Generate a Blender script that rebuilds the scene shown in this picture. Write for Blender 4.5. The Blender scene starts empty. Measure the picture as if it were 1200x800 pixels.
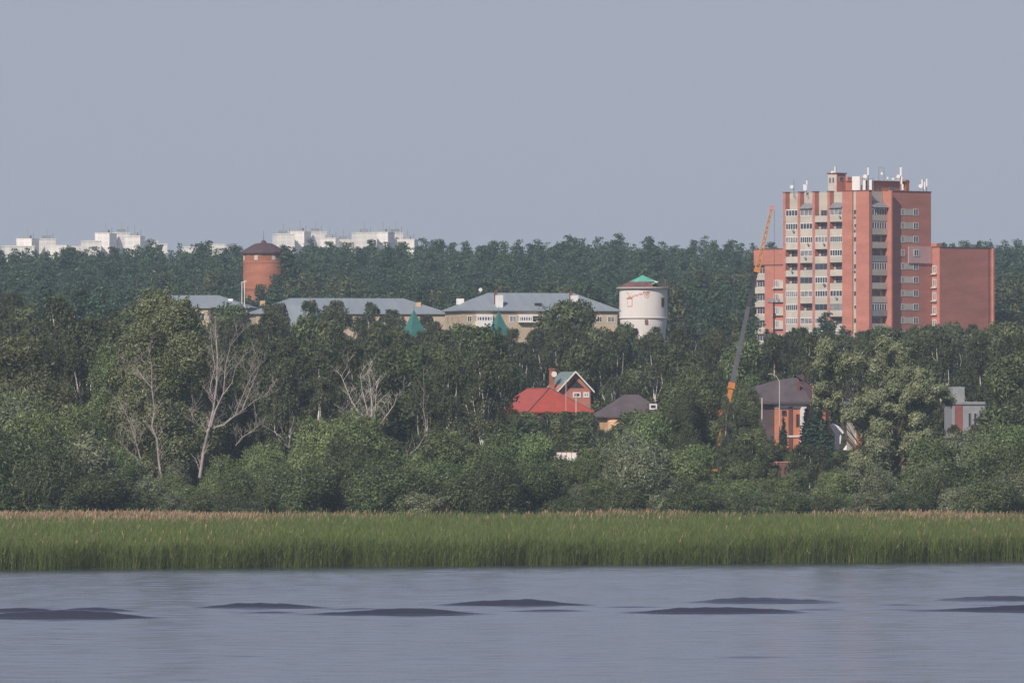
import bpy, math, random
import numpy as np
from mathutils import Vector, Matrix
R = math.radians
random.seed(7)
rng = np.random.default_rng(7)
scene = bpy.context.scene
COL = scene.collection

# ------------------------------------------------------------------ camera, sky, sun, exposure
F = 11340.0            # focal length in pixels of the 1200 px wide photograph
CZ = 12.0              # camera height over the river
HY = 509.0             # row of the true horizon
cam_d = bpy.data.cameras.new('camera'); cam = bpy.data.objects.new('camera', cam_d); COL.objects.link(cam)
cam.location = (0, 0, CZ)
cam.rotation_euler = (R(90) + math.atan((HY - 400) / F), 0, 0)
cam_d.sensor_width = 36.0; cam_d.lens = 36.0 * F / 1200
cam_d.clip_start = 1.0; cam_d.clip_end = 40000.0
scene.camera = cam

SUN_EL, SUN_AZ = 36.0, 208.0     # azimuth clockwise from +Y: behind the camera, from the left
wd = bpy.data.worlds.new('World'); scene.world = wd; wd.use_nodes = True
nt = wd.node_tree; nt.nodes.clear()
sky = nt.nodes.new('ShaderNodeTexSky'); sky.sky_type = 'NISHITA'; sky.sun_disc = False
sky.sun_elevation = R(SUN_EL); sky.sun_rotation = R(SUN_AZ)
sky.altitude = 0; sky.air_density = 1.0; sky.dust_density = 0.7; sky.ozone_density = 2.0
bg = nt.nodes.new('ShaderNodeBackground'); bg.inputs['Strength'].default_value = 0.062
wo = nt.nodes.new('ShaderNodeOutputWorld')
tint = nt.nodes.new('ShaderNodeMix'); tint.data_type = 'RGBA'; tint.blend_type = 'MULTIPLY'; tint.inputs[0].default_value = 1
tint.inputs[7].default_value = (1.0, .985, 1.40, 1)   # mauve summer haze colour of the whole sky
nt.links.new(sky.outputs[0], tint.inputs[6]); 
# milky summer veil, thick towards the horizon and thin overhead
wtc = nt.nodes.new('ShaderNodeTexCoord'); wsx = nt.nodes.new('ShaderNodeSeparateXYZ'); wmr = nt.nodes.new('ShaderNodeMapRange'); wmr.interpolation_type = 'SMOOTHSTEP'
wmr.inputs['From Min'].default_value = 0.0; wmr.inputs['From Max'].default_value = 1.0; wmr.inputs['To Min'].default_value = .82; wmr.inputs['To Max'].default_value = .12
veil = nt.nodes.new('ShaderNodeMix'); veil.data_type = 'RGBA'; veil.inputs[7].default_value = (5.05, 5.38, 6.5, 1)
nt.links.new(wtc.outputs['Generated'], wsx.inputs[0]); nt.links.new(wsx.outputs[2], wmr.inputs[0]); nt.links.new(wmr.outputs[0], veil.inputs[0])
nt.links.new(tint.outputs[2], veil.inputs[6]); nt.links.new(veil.outputs[2], bg.inputs[0])
nt.links.new(bg.outputs[0], wo.inputs[0])
sd = bpy.data.lights.new('sun', 'SUN'); sd.energy = 3.9; sd.angle = R(0.6); sd.color = (1.0, 0.90, 0.78)
so = bpy.data.objects.new('sun', sd); COL.objects.link(so)
sv = Vector((math.sin(R(SUN_AZ)) * math.cos(R(SUN_EL)), math.cos(R(SUN_AZ)) * math.cos(R(SUN_EL)), math.sin(R(SUN_EL))))
so.rotation_euler = sv.to_track_quat('Z', 'Y').to_euler()
vs = scene.view_settings
vs.view_transform = 'Standard'; vs.look = 'None'; vs.gamma = 1.0; vs.use_curve_mapping = False
vs.exposure = 0.2
scene.cycles.volume_bounces = 1
scene.cycles.max_bounces = 6
scene.cycles.diffuse_bounces = 3
scene.cycles.transmission_bounces = 2
scene.cycles.transparent_max_bounces = 8

# ------------------------------------------------------------------ helpers
def X(px, D): return (px - 600.0) / F * D
def Z(py, D): return CZ + (HY - py) / F * D
def PXM(D): return F / D

def shore(x):
    return 890 + np.clip(x, -140, 140) * 0.615
_ty = [0, 1098, 1125, 1200, 1300, 1400, 1600, 1800, 2000, 2200, 2500, 2850, 3300, 5000, 12000]
_tz = [.35, .45, 1.0, 3.0, 6.0, 7.5, 11, 16, 21, 25, 35.5, 46.5, 50, 72, 85]
def ground(x, y):
    x = np.asarray(x, float); y = np.asarray(y, float)
    base = np.interp(y, _ty, _tz)
    s = shore(x)
    edge = np.clip((y - s) / 8.0, -1, 1)
    return np.where(y < s + 8, np.where(edge < 0, edge * 1.3, edge * .35), base)
def gz(x, y): return float(ground(x, y))

def mesh_np(name, V, quads, mats, midx=None, smooth=False):
    me = bpy.data.meshes.new(name)
    V = np.ascontiguousarray(V, np.float32); Q = np.ascontiguousarray(quads, np.int32)
    n = Q.shape[1]
    me.vertices.add(len(V)); me.vertices.foreach_set('co', V.ravel())
    me.loops.add(Q.size); me.loops.foreach_set('vertex_index', Q.ravel())
    me.polygons.add(len(Q))
    me.polygons.foreach_set('loop_start', np.arange(0, Q.size, n, dtype=np.int32))
    me.polygons.foreach_set('loop_total', np.full(len(Q), n, np.int32))
    for m in mats: me.materials.append(m)
    if midx is not None: me.polygons.foreach_set('material_index', np.asarray(midx, np.int32))
    if smooth: me.polygons.foreach_set('use_smooth', np.ones(len(Q), bool))
    me.update(calc_edges=True); me.validate()
    return me

class MB:
    """collects boxes, prisms, tubes; build() links ONE mesh object"""
    def __init__(s): s.v = []; s.f = []; s.m = []
    def poly(s, pts, faces, m=0):
        b = len(s.v); s.v += [tuple(p) for p in pts]
        for f in faces: s.f.append([b + i for i in f]); s.m.append(m)
    def box(s, x0, x1, y0, y1, z0, z1, m=0):
        s.poly([(x0,y0,z0),(x1,y0,z0),(x1,y1,z0),(x0,y1,z0),(x0,y0,z1),(x1,y0,z1),(x1,y1,z1),(x0,y1,z1)],
               [(0,3,2,1),(4,5,6,7),(0,1,5,4),(1,2,6,5),(2,3,7,6),(3,0,4,7)], m)
    def lathe(s, prof, n=32, cx=0, cy=0, m=0, cap=True):
        b = len(s.v)
        for r, z in prof:
            for i in range(n):
                a = 2*math.pi*i/n; s.v.append((cx + r*math.cos(a), cy + r*math.sin(a), z))
        for k in range(len(prof)-1):
            for i in range(n):
                j = (i+1) % n
                s.f.append([b+k*n+i, b+k*n+j, b+(k+1)*n+j, b+(k+1)*n+i]); s.m.append(m)
        if cap:
            s.f.append([b+i for i in range(n)][::-1]); s.m.append(m)
            s.f.append([b+(len(prof)-1)*n+i for i in range(n)]); s.m.append(m)
    def tube(s, pts, rad, n=6, m=0):
        pts = [Vector(p) for p in pts]
        if not hasattr(rad, '__len__'): rad = [rad]*len(pts)
        b = len(s.v)
        for i, p in enumerate(pts):
            d = (pts[min(i+1, len(pts)-1)] - pts[max(i-1, 0)])
            d = d.normalized() if d.length > 1e-6 else Vector((0,0,1))
            a = d.cross(Vector((0,1,0)) if abs(d.y) < .9 else Vector((1,0,0))).normalized(); c = d.cross(a)
            for k in range(n):
                t = 2*math.pi*k/n; q = p + (a*math.cos(t) + c*math.sin(t))*rad[i]; s.v.append(tuple(q))
        for i in range(len(pts)-1):
            for k in range(n):
                j = (k+1) % n
                s.f.append([b+i*n+k, b+i*n+j, b+(i+1)*n+j, b+(i+1)*n+k]); s.m.append(m)
        s.f.append([b+k for k in range(n)][::-1]); s.m.append(m)
        s.f.append([b+(len(pts)-1)*n+k for k in range(n)]); s.m.append(m)
    def mesh(s, name, mats, smooth=False):
        me = bpy.data.meshes.new(name); me.from_pydata(s.v, [], s.f)
        if not isinstance(mats, (list, tuple)): mats = [mats]
        for m in mats: me.materials.append(m)
        me.polygons.foreach_set('material_index', s.m)
        if smooth: me.polygons.foreach_set('use_smooth', [True]*len(s.f))
        me.update(); return me
    def build(s, name, mats, parent=None, smooth=False, loc=None):
        return link(name, s.mesh(name, mats, smooth), parent, loc)

def link(name, data, parent=None, loc=None):
    o = bpy.data.objects.new(name, data); COL.objects.link(o)
    if parent is not None: o.parent = parent
    if loc is not None: o.location = loc
    return o
def tag(o, label=None, cat=None, group=None, kind=None):
    if label: o['label'] = label
    if cat: o['category'] = cat
    if group: o['group'] = group
    if kind: o['kind'] = kind
    return o
def thing(name, loc, label, cat, rz=0.0, group=None):
    o = link(name, None, None, loc); o.rotation_euler = (0, 0, rz); o.empty_display_size = 1.0
    return tag(o, label, cat, group)
def copy_tree(o, parent=None):
    c = o.copy(); COL.objects.link(c); c.parent = parent
    for ch in o.children: copy_tree(ch, c)
    return c

# ------------------------------------------------------------------ materials
def mat_new(name):
    m = bpy.data.materials.new(name); m.use_nodes = True
    n = m.node_tree; b = n.nodes['Principled BSDF']
    return m, n, b
def plain(name, c, rough=.7, spec=.3, var=.18, scale=.8, metal=0.0, detail=True, stretch=(1,1,1)):
    m, n, b = mat_new(name)
    b.inputs['Roughness'].default_value = rough; b.inputs['Specular IOR Level'].default_value = spec
    b.inputs['Metallic'].default_value = metal
    tc = n.nodes.new('ShaderNodeTexCoord'); mp = n.nodes.new('ShaderNodeMapping'); mp.inputs['Scale'].default_value = stretch
    ns = n.nodes.new('ShaderNodeTexNoise'); ns.inputs['Scale'].default_value = scale; ns.inputs['Detail'].default_value = 6
    rm = n.nodes.new('ShaderNodeMapRange'); rm.inputs['From Min'].default_value = .3; rm.inputs['From Max'].default_value = .7
    rm.inputs['To Min'].default_value = 1 - var; rm.inputs['To Max'].default_value = 1 + var
    mx = n.nodes.new('ShaderNodeMix'); mx.data_type = 'RGBA'; mx.blend_type = 'MULTIPLY'; mx.inputs[0].default_value = 1
    mx.inputs[6].default_value = (*c, 1)
    n.links.new(tc.outputs['Object'], mp.inputs[0]); n.links.new(mp.outputs[0], ns.inputs['Vector'])
    n.links.new(ns.outputs['Fac'], rm.inputs[0]); n.links.new(rm.outputs[0], mx.inputs[7])
    n.links.new(mx.outputs[2], b.inputs['Base Color'])
    return m
def bricky(name, c, c2, mortar, bw=.5, bh=.16, var=.2, bands=None):
    """brick courses too fine to resolve fully, with weathered patches and horizontal storey tints"""
    m, n, b = mat_new(name); b.inputs['Roughness'].default_value = .85; b.inputs['Specular IOR Level'].default_value = .15
    tc = n.nodes.new('ShaderNodeTexCoord')
    sx = n.nodes.new('ShaderNodeSeparateXYZ'); n.links.new(tc.outputs['Object'], sx.inputs[0])
    ad = n.nodes.new('ShaderNodeMath'); ad.operation = 'SUBTRACT'
    n.links.new(sx.outputs[0], ad.inputs[0]); n.links.new(sx.outputs[1], ad.inputs[1])
    cb = n.nodes.new('ShaderNodeCombineXYZ'); n.links.new(ad.outputs[0], cb.inputs[0]); n.links.new(sx.outputs[2], cb.inputs[1])
    br = n.nodes.new('ShaderNodeTexBrick'); br.inputs['Scale'].default_value = 1
    br.inputs['Brick Width'].default_value = bw; br.inputs['Row Height'].default_value = bh
    br.inputs['Mortar Size'].default_value = .012
    br.inputs['Color1'].default_value = (*c, 1); br.inputs['Color2'].default_value = (*c2, 1); br.inputs['Mortar'].default_value = (*mortar, 1)
    n.links.new(cb.outputs[0], br.inputs['Vector'])
    mp = n.nodes.new('ShaderNodeMapping'); mp.inputs['Scale'].default_value = (.12, .12, .5)
    ns = n.nodes.new('ShaderNodeTexNoise'); ns.inputs['Scale'].default_value = 1.0; ns.inputs['Detail'].default_value = 7
    n.links.new(tc.outputs['Object'], mp.inputs[0]); n.links.new(mp.outputs[0], ns.inputs['Vector'])
    rm = n.nodes.new('ShaderNodeMapRange'); rm.inputs['From Min'].default_value = .3; rm.inputs['From Max'].default_value = .7
    rm.inputs['To Min'].default_value = 1 - var; rm.inputs['To Max'].default_value = 1 + var
    mx = n.nodes.new('ShaderNodeMix'); mx.data_type = 'RGBA'; mx.blend_type = 'MULTIPLY'; mx.inputs[0].default_value = 1
    n.links.new(ns.outputs['Fac'], rm.inputs[0]); n.links.new(br.outputs['Color'], mx.inputs[6]); n.links.new(rm.outputs[0], mx.inputs[7])
    n.links.new(mx.outputs[2], b.inputs['Base Color'])
    return m
def leafy(name, cols, transl=.16, patch=.25, hue_var=.25):
    """cols: list of (pos, rgb) over the random value of each leaf clump"""
    m = bpy.data.materials.new(name); m.use_nodes = True; n = m.node_tree; n.nodes.clear()
    geo = n.nodes.new('ShaderNodeNewGeometry'); cr = n.nodes.new('ShaderNodeValToRGB')
    el = cr.color_ramp.elements
    while len(el) < len(cols): el.new(.5)
    for e, (p, c) in zip(el, cols): e.position = p; e.color = (*c, 1)
    n.links.new(geo.outputs['Random Per Island'], cr.inputs[0])
    oi = n.nodes.new('ShaderNodeObjectInfo')
    tc = n.nodes.new('ShaderNodeTexCoord'); ns = n.nodes.new('ShaderNodeTexNoise'); ns.inputs['Scale'].default_value = .55; ns.inputs['Detail'].default_value = 3
    n.links.new(tc.outputs['Object'], ns.inputs['Vector'])
    rm = n.nodes.new('ShaderNodeMapRange'); rm.inputs['From Min'].default_value = .3; rm.inputs['From Max'].default_value = .7
    rm.inputs['To Min'].default_value = 1 - patch; rm.inputs['To Max'].default_value = 1 + patch
    n.links.new(ns.outputs['Fac'], rm.inputs[0])
    r2 = n.nodes.new('ShaderNodeMapRange'); r2.inputs['To Min'].default_value = 1 - hue_var; r2.inputs['To Max'].default_value = 1 + hue_var
    n.links.new(oi.outputs['Random'], r2.inputs[0])
    mu = n.nodes.new('ShaderNodeMath'); mu.operation = 'MULTIPLY'; n.links.new(rm.outputs[0], mu.inputs[0]); n.links.new(r2.outputs[0], mu.inputs[1])
    hs = n.nodes.new('ShaderNodeHueSaturation')
    r3 = n.nodes.new('ShaderNodeMapRange'); r3.inputs['To Min'].default_value = .48; r3.inputs['To Max'].default_value = .506
    ml = n.nodes.new('ShaderNodeMath'); ml.operation = 'FRACT'; mm = n.nodes.new('ShaderNodeMath'); mm.operation = 'MULTIPLY'; mm.inputs[1].default_value = 7.31
    n.links.new(oi.outputs['Random'], mm.inputs[0]); n.links.new(mm.outputs[0], ml.inputs[0]); n.links.new(ml.outputs[0], r3.inputs[0])
    n.links.new(r3.outputs[0], hs.inputs['Hue']); n.links.new(mu.outputs[0], hs.inputs['Value']); n.links.new(cr.outputs[0], hs.inputs['Color'])
    pr = n.nodes.new('ShaderNodeBsdfPrincipled'); pr.inputs['Roughness'].default_value = .55; pr.inputs['Specular IOR Level'].default_value = .25
    tr = n.nodes.new('ShaderNodeBsdfTranslucent'); ms = n.nodes.new('ShaderNodeMixShader'); ms.inputs[0].default_value = transl
    out = n.nodes.new('ShaderNodeOutputMaterial')
    n.links.new(hs.outputs[0], pr.inputs['Base Color']); n.links.new(hs.outputs[0], tr.inputs['Color'])
    n.links.new(pr.outputs[0], ms.inputs[1]); n.links.new(tr.outputs[0], ms.inputs[2]); n.links.new(ms.outputs[0], out.inputs[0])
    return m

M = {}
M['brick_o'] = bricky('orange_brick', (.50,.175,.125), (.43,.15,.108), (.42,.28,.24), var=.13)
M['brick_b'] = bricky('bright_orange_brick', (.62,.22,.115), (.55,.19,.10), (.45,.3,.24), var=.15)
M['brick_old'] = bricky('old_brick', (.42,.155,.085), (.36,.13,.075), (.34,.2,.15), var=.25)
M['light_panel'] = plain('light_panel', (.52,.47,.41), .8, var=.12, scale=.7)
M['light_brick'] = bricky('silicate_brick', (.50,.46,.40), (.45,.42,.37), (.44,.41,.37), var=.12)
M['beige'] = plain('beige_render', (.46,.37,.27), .85, var=.14, scale=.4)
M['white'] = plain('white_paint', (.78,.76,.74), .5, var=.06)
M['offwhite'] = plain('whitewashed_plaster', (.68,.64,.60), .85, var=.10, scale=.35, stretch=(1,1,.4))
M['grey_metal'] = plain('grey_metal', (.22,.23,.24), .5, var=.15)
M['dark'] = plain('dark_metal', (.035,.035,.04), .5, var=.2)
M['void'] = plain('dark_interior', (.035,.032,.034), .9, var=.3)
M['glass'] = plain('window_glass', (.04,.05,.065), .08, spec=.7, var=.3, scale=.5)
M['curtain'] = plain('curtained_glass', (.22,.22,.23), .3, spec=.5, var=.45, scale=.9)
M['roof_grey'] = plain('zinc_roof', (.235,.27,.29), .5, spec=.4, var=.10, scale=.35, stretch=(2.5,.4,.4))
M['roof_brown'] = plain('brown_roof', (.105,.085,.088), .7, var=.15, scale=.8)
M['roof_dark'] = plain('dark_tin_roof', (.085,.05,.055), .7, var=.2)
M['roof_red'] = plain('red_roof', (.40,.075,.05), .55, var=.10, scale=.9)
M['roof_rust'] = plain('rust_roof', (.16,.075,.075), .8, var=.3, scale=.8)
M['roof_teal'] = plain('teal_roof', (.042,.155,.135), .5, var=.15)
M['roof_green'] = plain('green_roof', (.17,.22,.20), .5, var=.12)
M['verdigris'] = plain('verdigris', (.12,.40,.29), .6, var=.35, scale=1.2)
M['pink'] = plain('pink_render', (.55,.36,.35), .85, var=.05)
M['crane_o'] = plain('crane_orange', (.52,.19,.05), .45, var=.12)
M['crane_y'] = plain('crane_yellow', (.55,.27,.11), .45, var=.1)
M['crane_d'] = plain('boom_grey', (.045,.045,.055), .5, var=.3)
M['crane_l'] = plain('boom_light_grey', (.10,.10,.115), .5, var=.2)
M['concrete'] = plain('concrete', (.26,.27,.29), .9, var=.12)
M['redpaint'] = plain('faded_red_paint', (.52,.24,.22), .8, var=.35, scale=2)
M['brown'] = plain('brown_sheet', (.16,.075,.06), .7, var=.12)
M['peach'] = plain('peach_render', (.60,.38,.22), .8, var=.2)
M['rubber'] = plain('rubber', (.02,.02,.02), .9)
M['bark_birch'] = plain('birch_bark', (.62,.58,.52), .9, var=.6, scale=.9, stretch=(1,1,.6))
M['bark_dark'] = plain('dark_bark', (.10,.075,.055), .95, var=.3, scale=2)
M['bark_pine'] = plain('pine_bark', (.17,.09,.055), .95, var=.3, scale=2)
M['bark_dead'] = plain('bare_dead_wood', (.31,.27,.25), .9, var=.3, scale=1.5)
M['bark_pale'] = plain('bleached_dead_wood', (.50,.45,.42), .9, var=.25, scale=1.5)
M['far_white'] = None

M['willow'] = leafy('willow_leaves', [(0,(.06,.09,.032)),(.35,(.105,.15,.052)),(.8,(.165,.215,.085)),(.97,(.24,.29,.14)),(1,(.38,.42,.27))])
M['silver'] = leafy('silver_willow_leaves', [(0,(.09,.115,.06)),(.4,(.15,.18,.095)),(.9,(.23,.26,.155)),(1,(.40,.42,.32))])
M['green'] = leafy('green_leaves', [(0,(.046,.068,.027)),(.5,(.082,.108,.043)),(.9,(.12,.15,.062)),(1,(.18,.21,.11))])
M['olive'] = leafy('olive_leaves', [(0,(.06,.075,.03)),(.4,(.115,.13,.056)),(.85,(.175,.19,.09)),(1,(.26,.27,.16))])
M['low'] = leafy('shade_tinted_bush_leaves', [(0,(.04,.06,.022)),(.5,(.075,.105,.038)),(.9,(.115,.145,.06)),(1,(.22,.25,.15))])  # darker green bushes; shade at the belt's foot is put into their colour
M['birch'] = leafy('birch_leaves', transl=.34, cols=[(0,(.055,.074,.034)),(.5,(.084,.104,.048)),(.9,(.118,.134,.068)),(1,(.20,.20,.13))], patch=.3)
M['pine'] = leafy('pine_needles', [(0,(0.021,0.046,0.026)),(.6,(0.037,0.071,0.037)),(1,(0.064,0.106,0.057))], transl=.05)
M['spruce'] = leafy('spruce_needles', [(0,(0.016,0.039,0.024)),(.6,(0.028,0.058,0.036)),(1,(0.050,0.092,0.054))], transl=.05)
M['reed'] = leafy('reed_leaves', transl=.42, cols= [(0,(.095,.145,.036)),(.5,(.145,.205,.052)),(.88,(.195,.24,.072)),(1,(.36,.33,.18))], patch=.09, hue_var=0)
M['plume'] = leafy('reed_plumes', [(0,(.26,.17,.10)),(.6,(.38,.26,.16)),(1,(.5,.37,.24))], patch=.2, hue_var=0)

def far_white():
    m, n, b = mat_new('far_panel_wall'); b.inputs['Roughness'].default_value = .85
    tc = n.nodes.new('ShaderNodeTexCoord')
    sx = n.nodes.new('ShaderNodeSeparateXYZ'); n.links.new(tc.outputs['Object'], sx.inputs[0])
    ad = n.nodes.new('ShaderNodeMath'); ad.operation = 'SUBTRACT'
    n.links.new(sx.outputs[0], ad.inputs[0]); n.links.new(sx.outputs[1], ad.inputs[1])
    cb = n.nodes.new('ShaderNodeCombineXYZ'); n.links.new(ad.outputs[0], cb.inputs[0]); n.links.new(sx.outputs[2], cb.inputs[1])
    br = n.nodes.new('ShaderNodeTexBrick'); br.inputs['Scale'].default_value = 1; br.offset = 0
    br.inputs['Brick Width'].default_value = 3.2; br.inputs['Row Height'].default_value = 2.8
    br.inputs['Mortar Size'].default_value = .35; br.inputs['Mortar Smooth'].default_value = .1
    br.inputs['Color1'].default_value = (.74,.70,.65,1); br.inputs['Color2'].default_value = (.68,.65,.61,1); br.inputs['Mortar'].default_value = (.82,.78,.72,1)
    n.links.new(cb.outputs[0], br.inputs['Vector']); n.links.new(br.outputs['Color'], b.inputs['Base Color'])
    return m
M['far_white'] = far_white()

# ------------------------------------------------------------------ ground
def grid_mesh(name, xs, ys, zf, mat, smooth=True):
    xs = np.asarray(xs); ys = np.asarray(ys)
    GX, GY = np.meshgrid(xs, ys); GZ = zf(GX, GY)
    V = np.stack([GX, GY, GZ], -1).reshape(-1, 3)
    nx, ny = len(xs), len(ys)
    i = np.arange(nx - 1)[None, :] + nx * np.arange(ny - 1)[:, None]
    Q = np.stack([i, i + 1, i + 1 + nx, i + nx], -1).reshape(-1, 4)
    return mesh_np(name, V, Q, [mat], smooth=smooth)
mg, n, b = mat_new('forest_ground'); b.inputs['Roughness'].default_value = .95; b.inputs['Specular IOR Level'].default_value = .1
tc = n.nodes.new('ShaderNodeTexCoord'); ns = n.nodes.new('ShaderNodeTexNoise'); ns.inputs['Scale'].default_value = .12; ns.inputs['Detail'].default_value = 8
cr = n.nodes.new('ShaderNodeValToRGB'); cr.color_ramp.elements[0].position = .35; cr.color_ramp.elements[0].color = (.03,.035,.015,1)
cr.color_ramp.elements[1].position = .7; cr.color_ramp.elements[1].color = (.07,.08,.03,1)
n.links.new(tc.outputs['Object'], ns.inputs['Vector']); n.links.new(ns.outputs['Fac'], cr.inputs[0]); n.links.new(cr.outputs[0], b.inputs['Base Color'])
gx = np.concatenate([[-5500,-3500,-2000,-1000,-500,-300], np.arange(-200, 201, 8), [300,500,1000,2000,3500,5500]])
gy = np.concatenate([[-400, 0, 400, 700, 760], np.arange(780, 1010, 3), np.arange(1010, 1400, 15), np.arange(1400, 3400, 50), [3800,4400,5000,7000,9500,12000]])
g = link('ground', grid_mesh('ground', gx, gy, ground, mg)); tag(g, kind='structure')
g['label'] = 'dark grassy river bank rising to the wooded hill'

# ------------------------------------------------------------------ water
mw, n, b = mat_new('river_water')
b.inputs['Base Color'].default_value = (.036,.038,.056,1); b.inputs['Roughness'].default_value = .15; b.inputs['IOR'].default_value = 1.333
tc = n.nodes.new('ShaderNodeTexCoord')
def wave_noise(sc, scale, det):
    mp = n.nodes.new('ShaderNodeMapping'); mp.inputs['Scale'].default_value = sc
    q = n.nodes.new('ShaderNodeTexNoise'); q.inputs['Scale'].default_value = scale; q.inputs['Detail'].default_value = det
    n.links.new(tc.outputs['Object'], mp.inputs[0]); n.links.new(mp.outputs[0], q.inputs['Vector']); return q
n1 = wave_noise((.5, 1.6, 1), 1.0, 6); n2 = wave_noise((.05, .16, 1), 1.0, 3)
mul = n.nodes.new('ShaderNodeMath'); mul.operation = 'MULTIPLY'; n.links.new(n1.outputs['Fac'], mul.inputs[0]); n.links.new(n2.outputs['Fac'], mul.inputs[1])
bp = n.nodes.new('ShaderNodeBump'); bp.inputs['Strength'].default_value = .085; bp.inputs['Distance'].default_value = .25
n.links.new(mul.outputs[0], bp.inputs['Height']); n.links.new(bp.outputs[0], b.inputs['Normal'])
WAKE = []   # (px0, px1, peak px, row of the foot, height m)
WAKE += [(-60, 215, 60, 724, .62), (325, 585, 470, 720, .46), (700, 960, 850, 718, .48), (1045, 1330, 1190, 716, .46)]
WAKE += [(-40, 75, 30, 717, .40), (60, 160, 105, 716, .34), (225, 395, 290, 712, .46), (500, 700, 600, 709, .52), (790, 1010, 880, 706, .48), (1075, 1300, 1180, 703, .42)]
def wake_h(x, y):
    h = np.zeros_like(x)
    for p0, p1, pk, row, A in WAKE:
        d = CZ * F / (row - HY); A = A * .9
        x0, x1, xp = X(p0 - 22, d), X(p1 + 25, d), X(pk, d)
        t = np.where(x < xp, (x - x0) / (xp - x0), (x1 - x) / (x1 - xp)); t = np.clip(t, 0, 1)
        prof = (t * t * (3 - 2 * t)) ** 1.35
        prof = prof * (1 + .13 * np.sin(x * .63 + row * 1.7) + .10 * np.sin(x * 1.7 + row) * np.clip(1 - t, 0, 1) + .05 * np.sin(x * 3.9 + pk) + .03 * np.sin(x * 9.1 + y * 2))
        yc = d + .9 + .35 * np.sin(x * .35 + row)
        e = (y - yc); w = np.where(e < 0, .17 + .38 * prof, 1.4)
        h += A * prof * np.exp(-(e / w) ** 2)
        h -= A * .16 * prof * np.exp(-((y - yc + 1.9) / 1.0) ** 2)
    for p0, p1, row, A in [(150, 420, 718, .10), (190, 560, 713.5, .08), (500, 800, 716, .10), (620, 900, 711.5, .07), (880, 1120, 714.5, .10), (960, 1260, 709, .07), (-60, 240, 713, .07), (20, 420, 768, .05), (300, 900, 772, .035), (700, 1250, 770, .06), (-50, 260, 752, .02), (420, 760, 742, .03), (860, 1250, 781, .03)]:
        d = CZ * F / (row - HY); x0, x1 = X(p0, d), X(p1, d)
        t = np.clip(np.minimum((x - x0), (x1 - x)) / 6, 0, 1)
        h += A * t * (.7 + .5 * np.sin(x * .8 + row)) * np.exp(-((y - d - .5 * np.sin(x * .12)) / .32) ** 2)
    return h
wv = [(random.uniform(1.6, 7.5), random.gauss(0, .55), random.uniform(0, 6.28)) for _ in range(34)]
def water_z(x, y):
    h = np.zeros_like(x)
    env = .55 + .45 * np.sin(x * .045 + 1.3 * np.sin(y * .031)) * np.sin(y * .06 + 1.1 * np.sin(x * .021))
    for lam, th, ph in wv:
        k = 2 * math.pi / lam
        h += (.0013 if lam < 4 else .0007) * lam * np.sin(k * (y * math.cos(th) + x * math.sin(th)) + ph)
    h *= .7 + .35 * env
    fx = np.clip((75 - np.abs(x)) / 10, 0, 1); fy = np.clip((y - 385) / 15, 0, 1) * np.clip((960 - y) / 20, 0, 1)
    return (h + wake_h(x, y)) * fx * fy
wx = np.concatenate([[-5400,-2000,-600,-200,-110], np.arange(-76, 76.1, .5), [110,200,600,2000,5400]])
wy = np.concatenate([[-390, 0, 200, 330], np.arange(380, 632, .45), np.arange(632, 690, .13), np.arange(690, 965, .5), [1000]])
w = link('river', grid_mesh('river', wx, wy, water_z, mw)); tag(w, kind='structure'); w['label'] = 'rippled grey river water with low wake waves'

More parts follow.
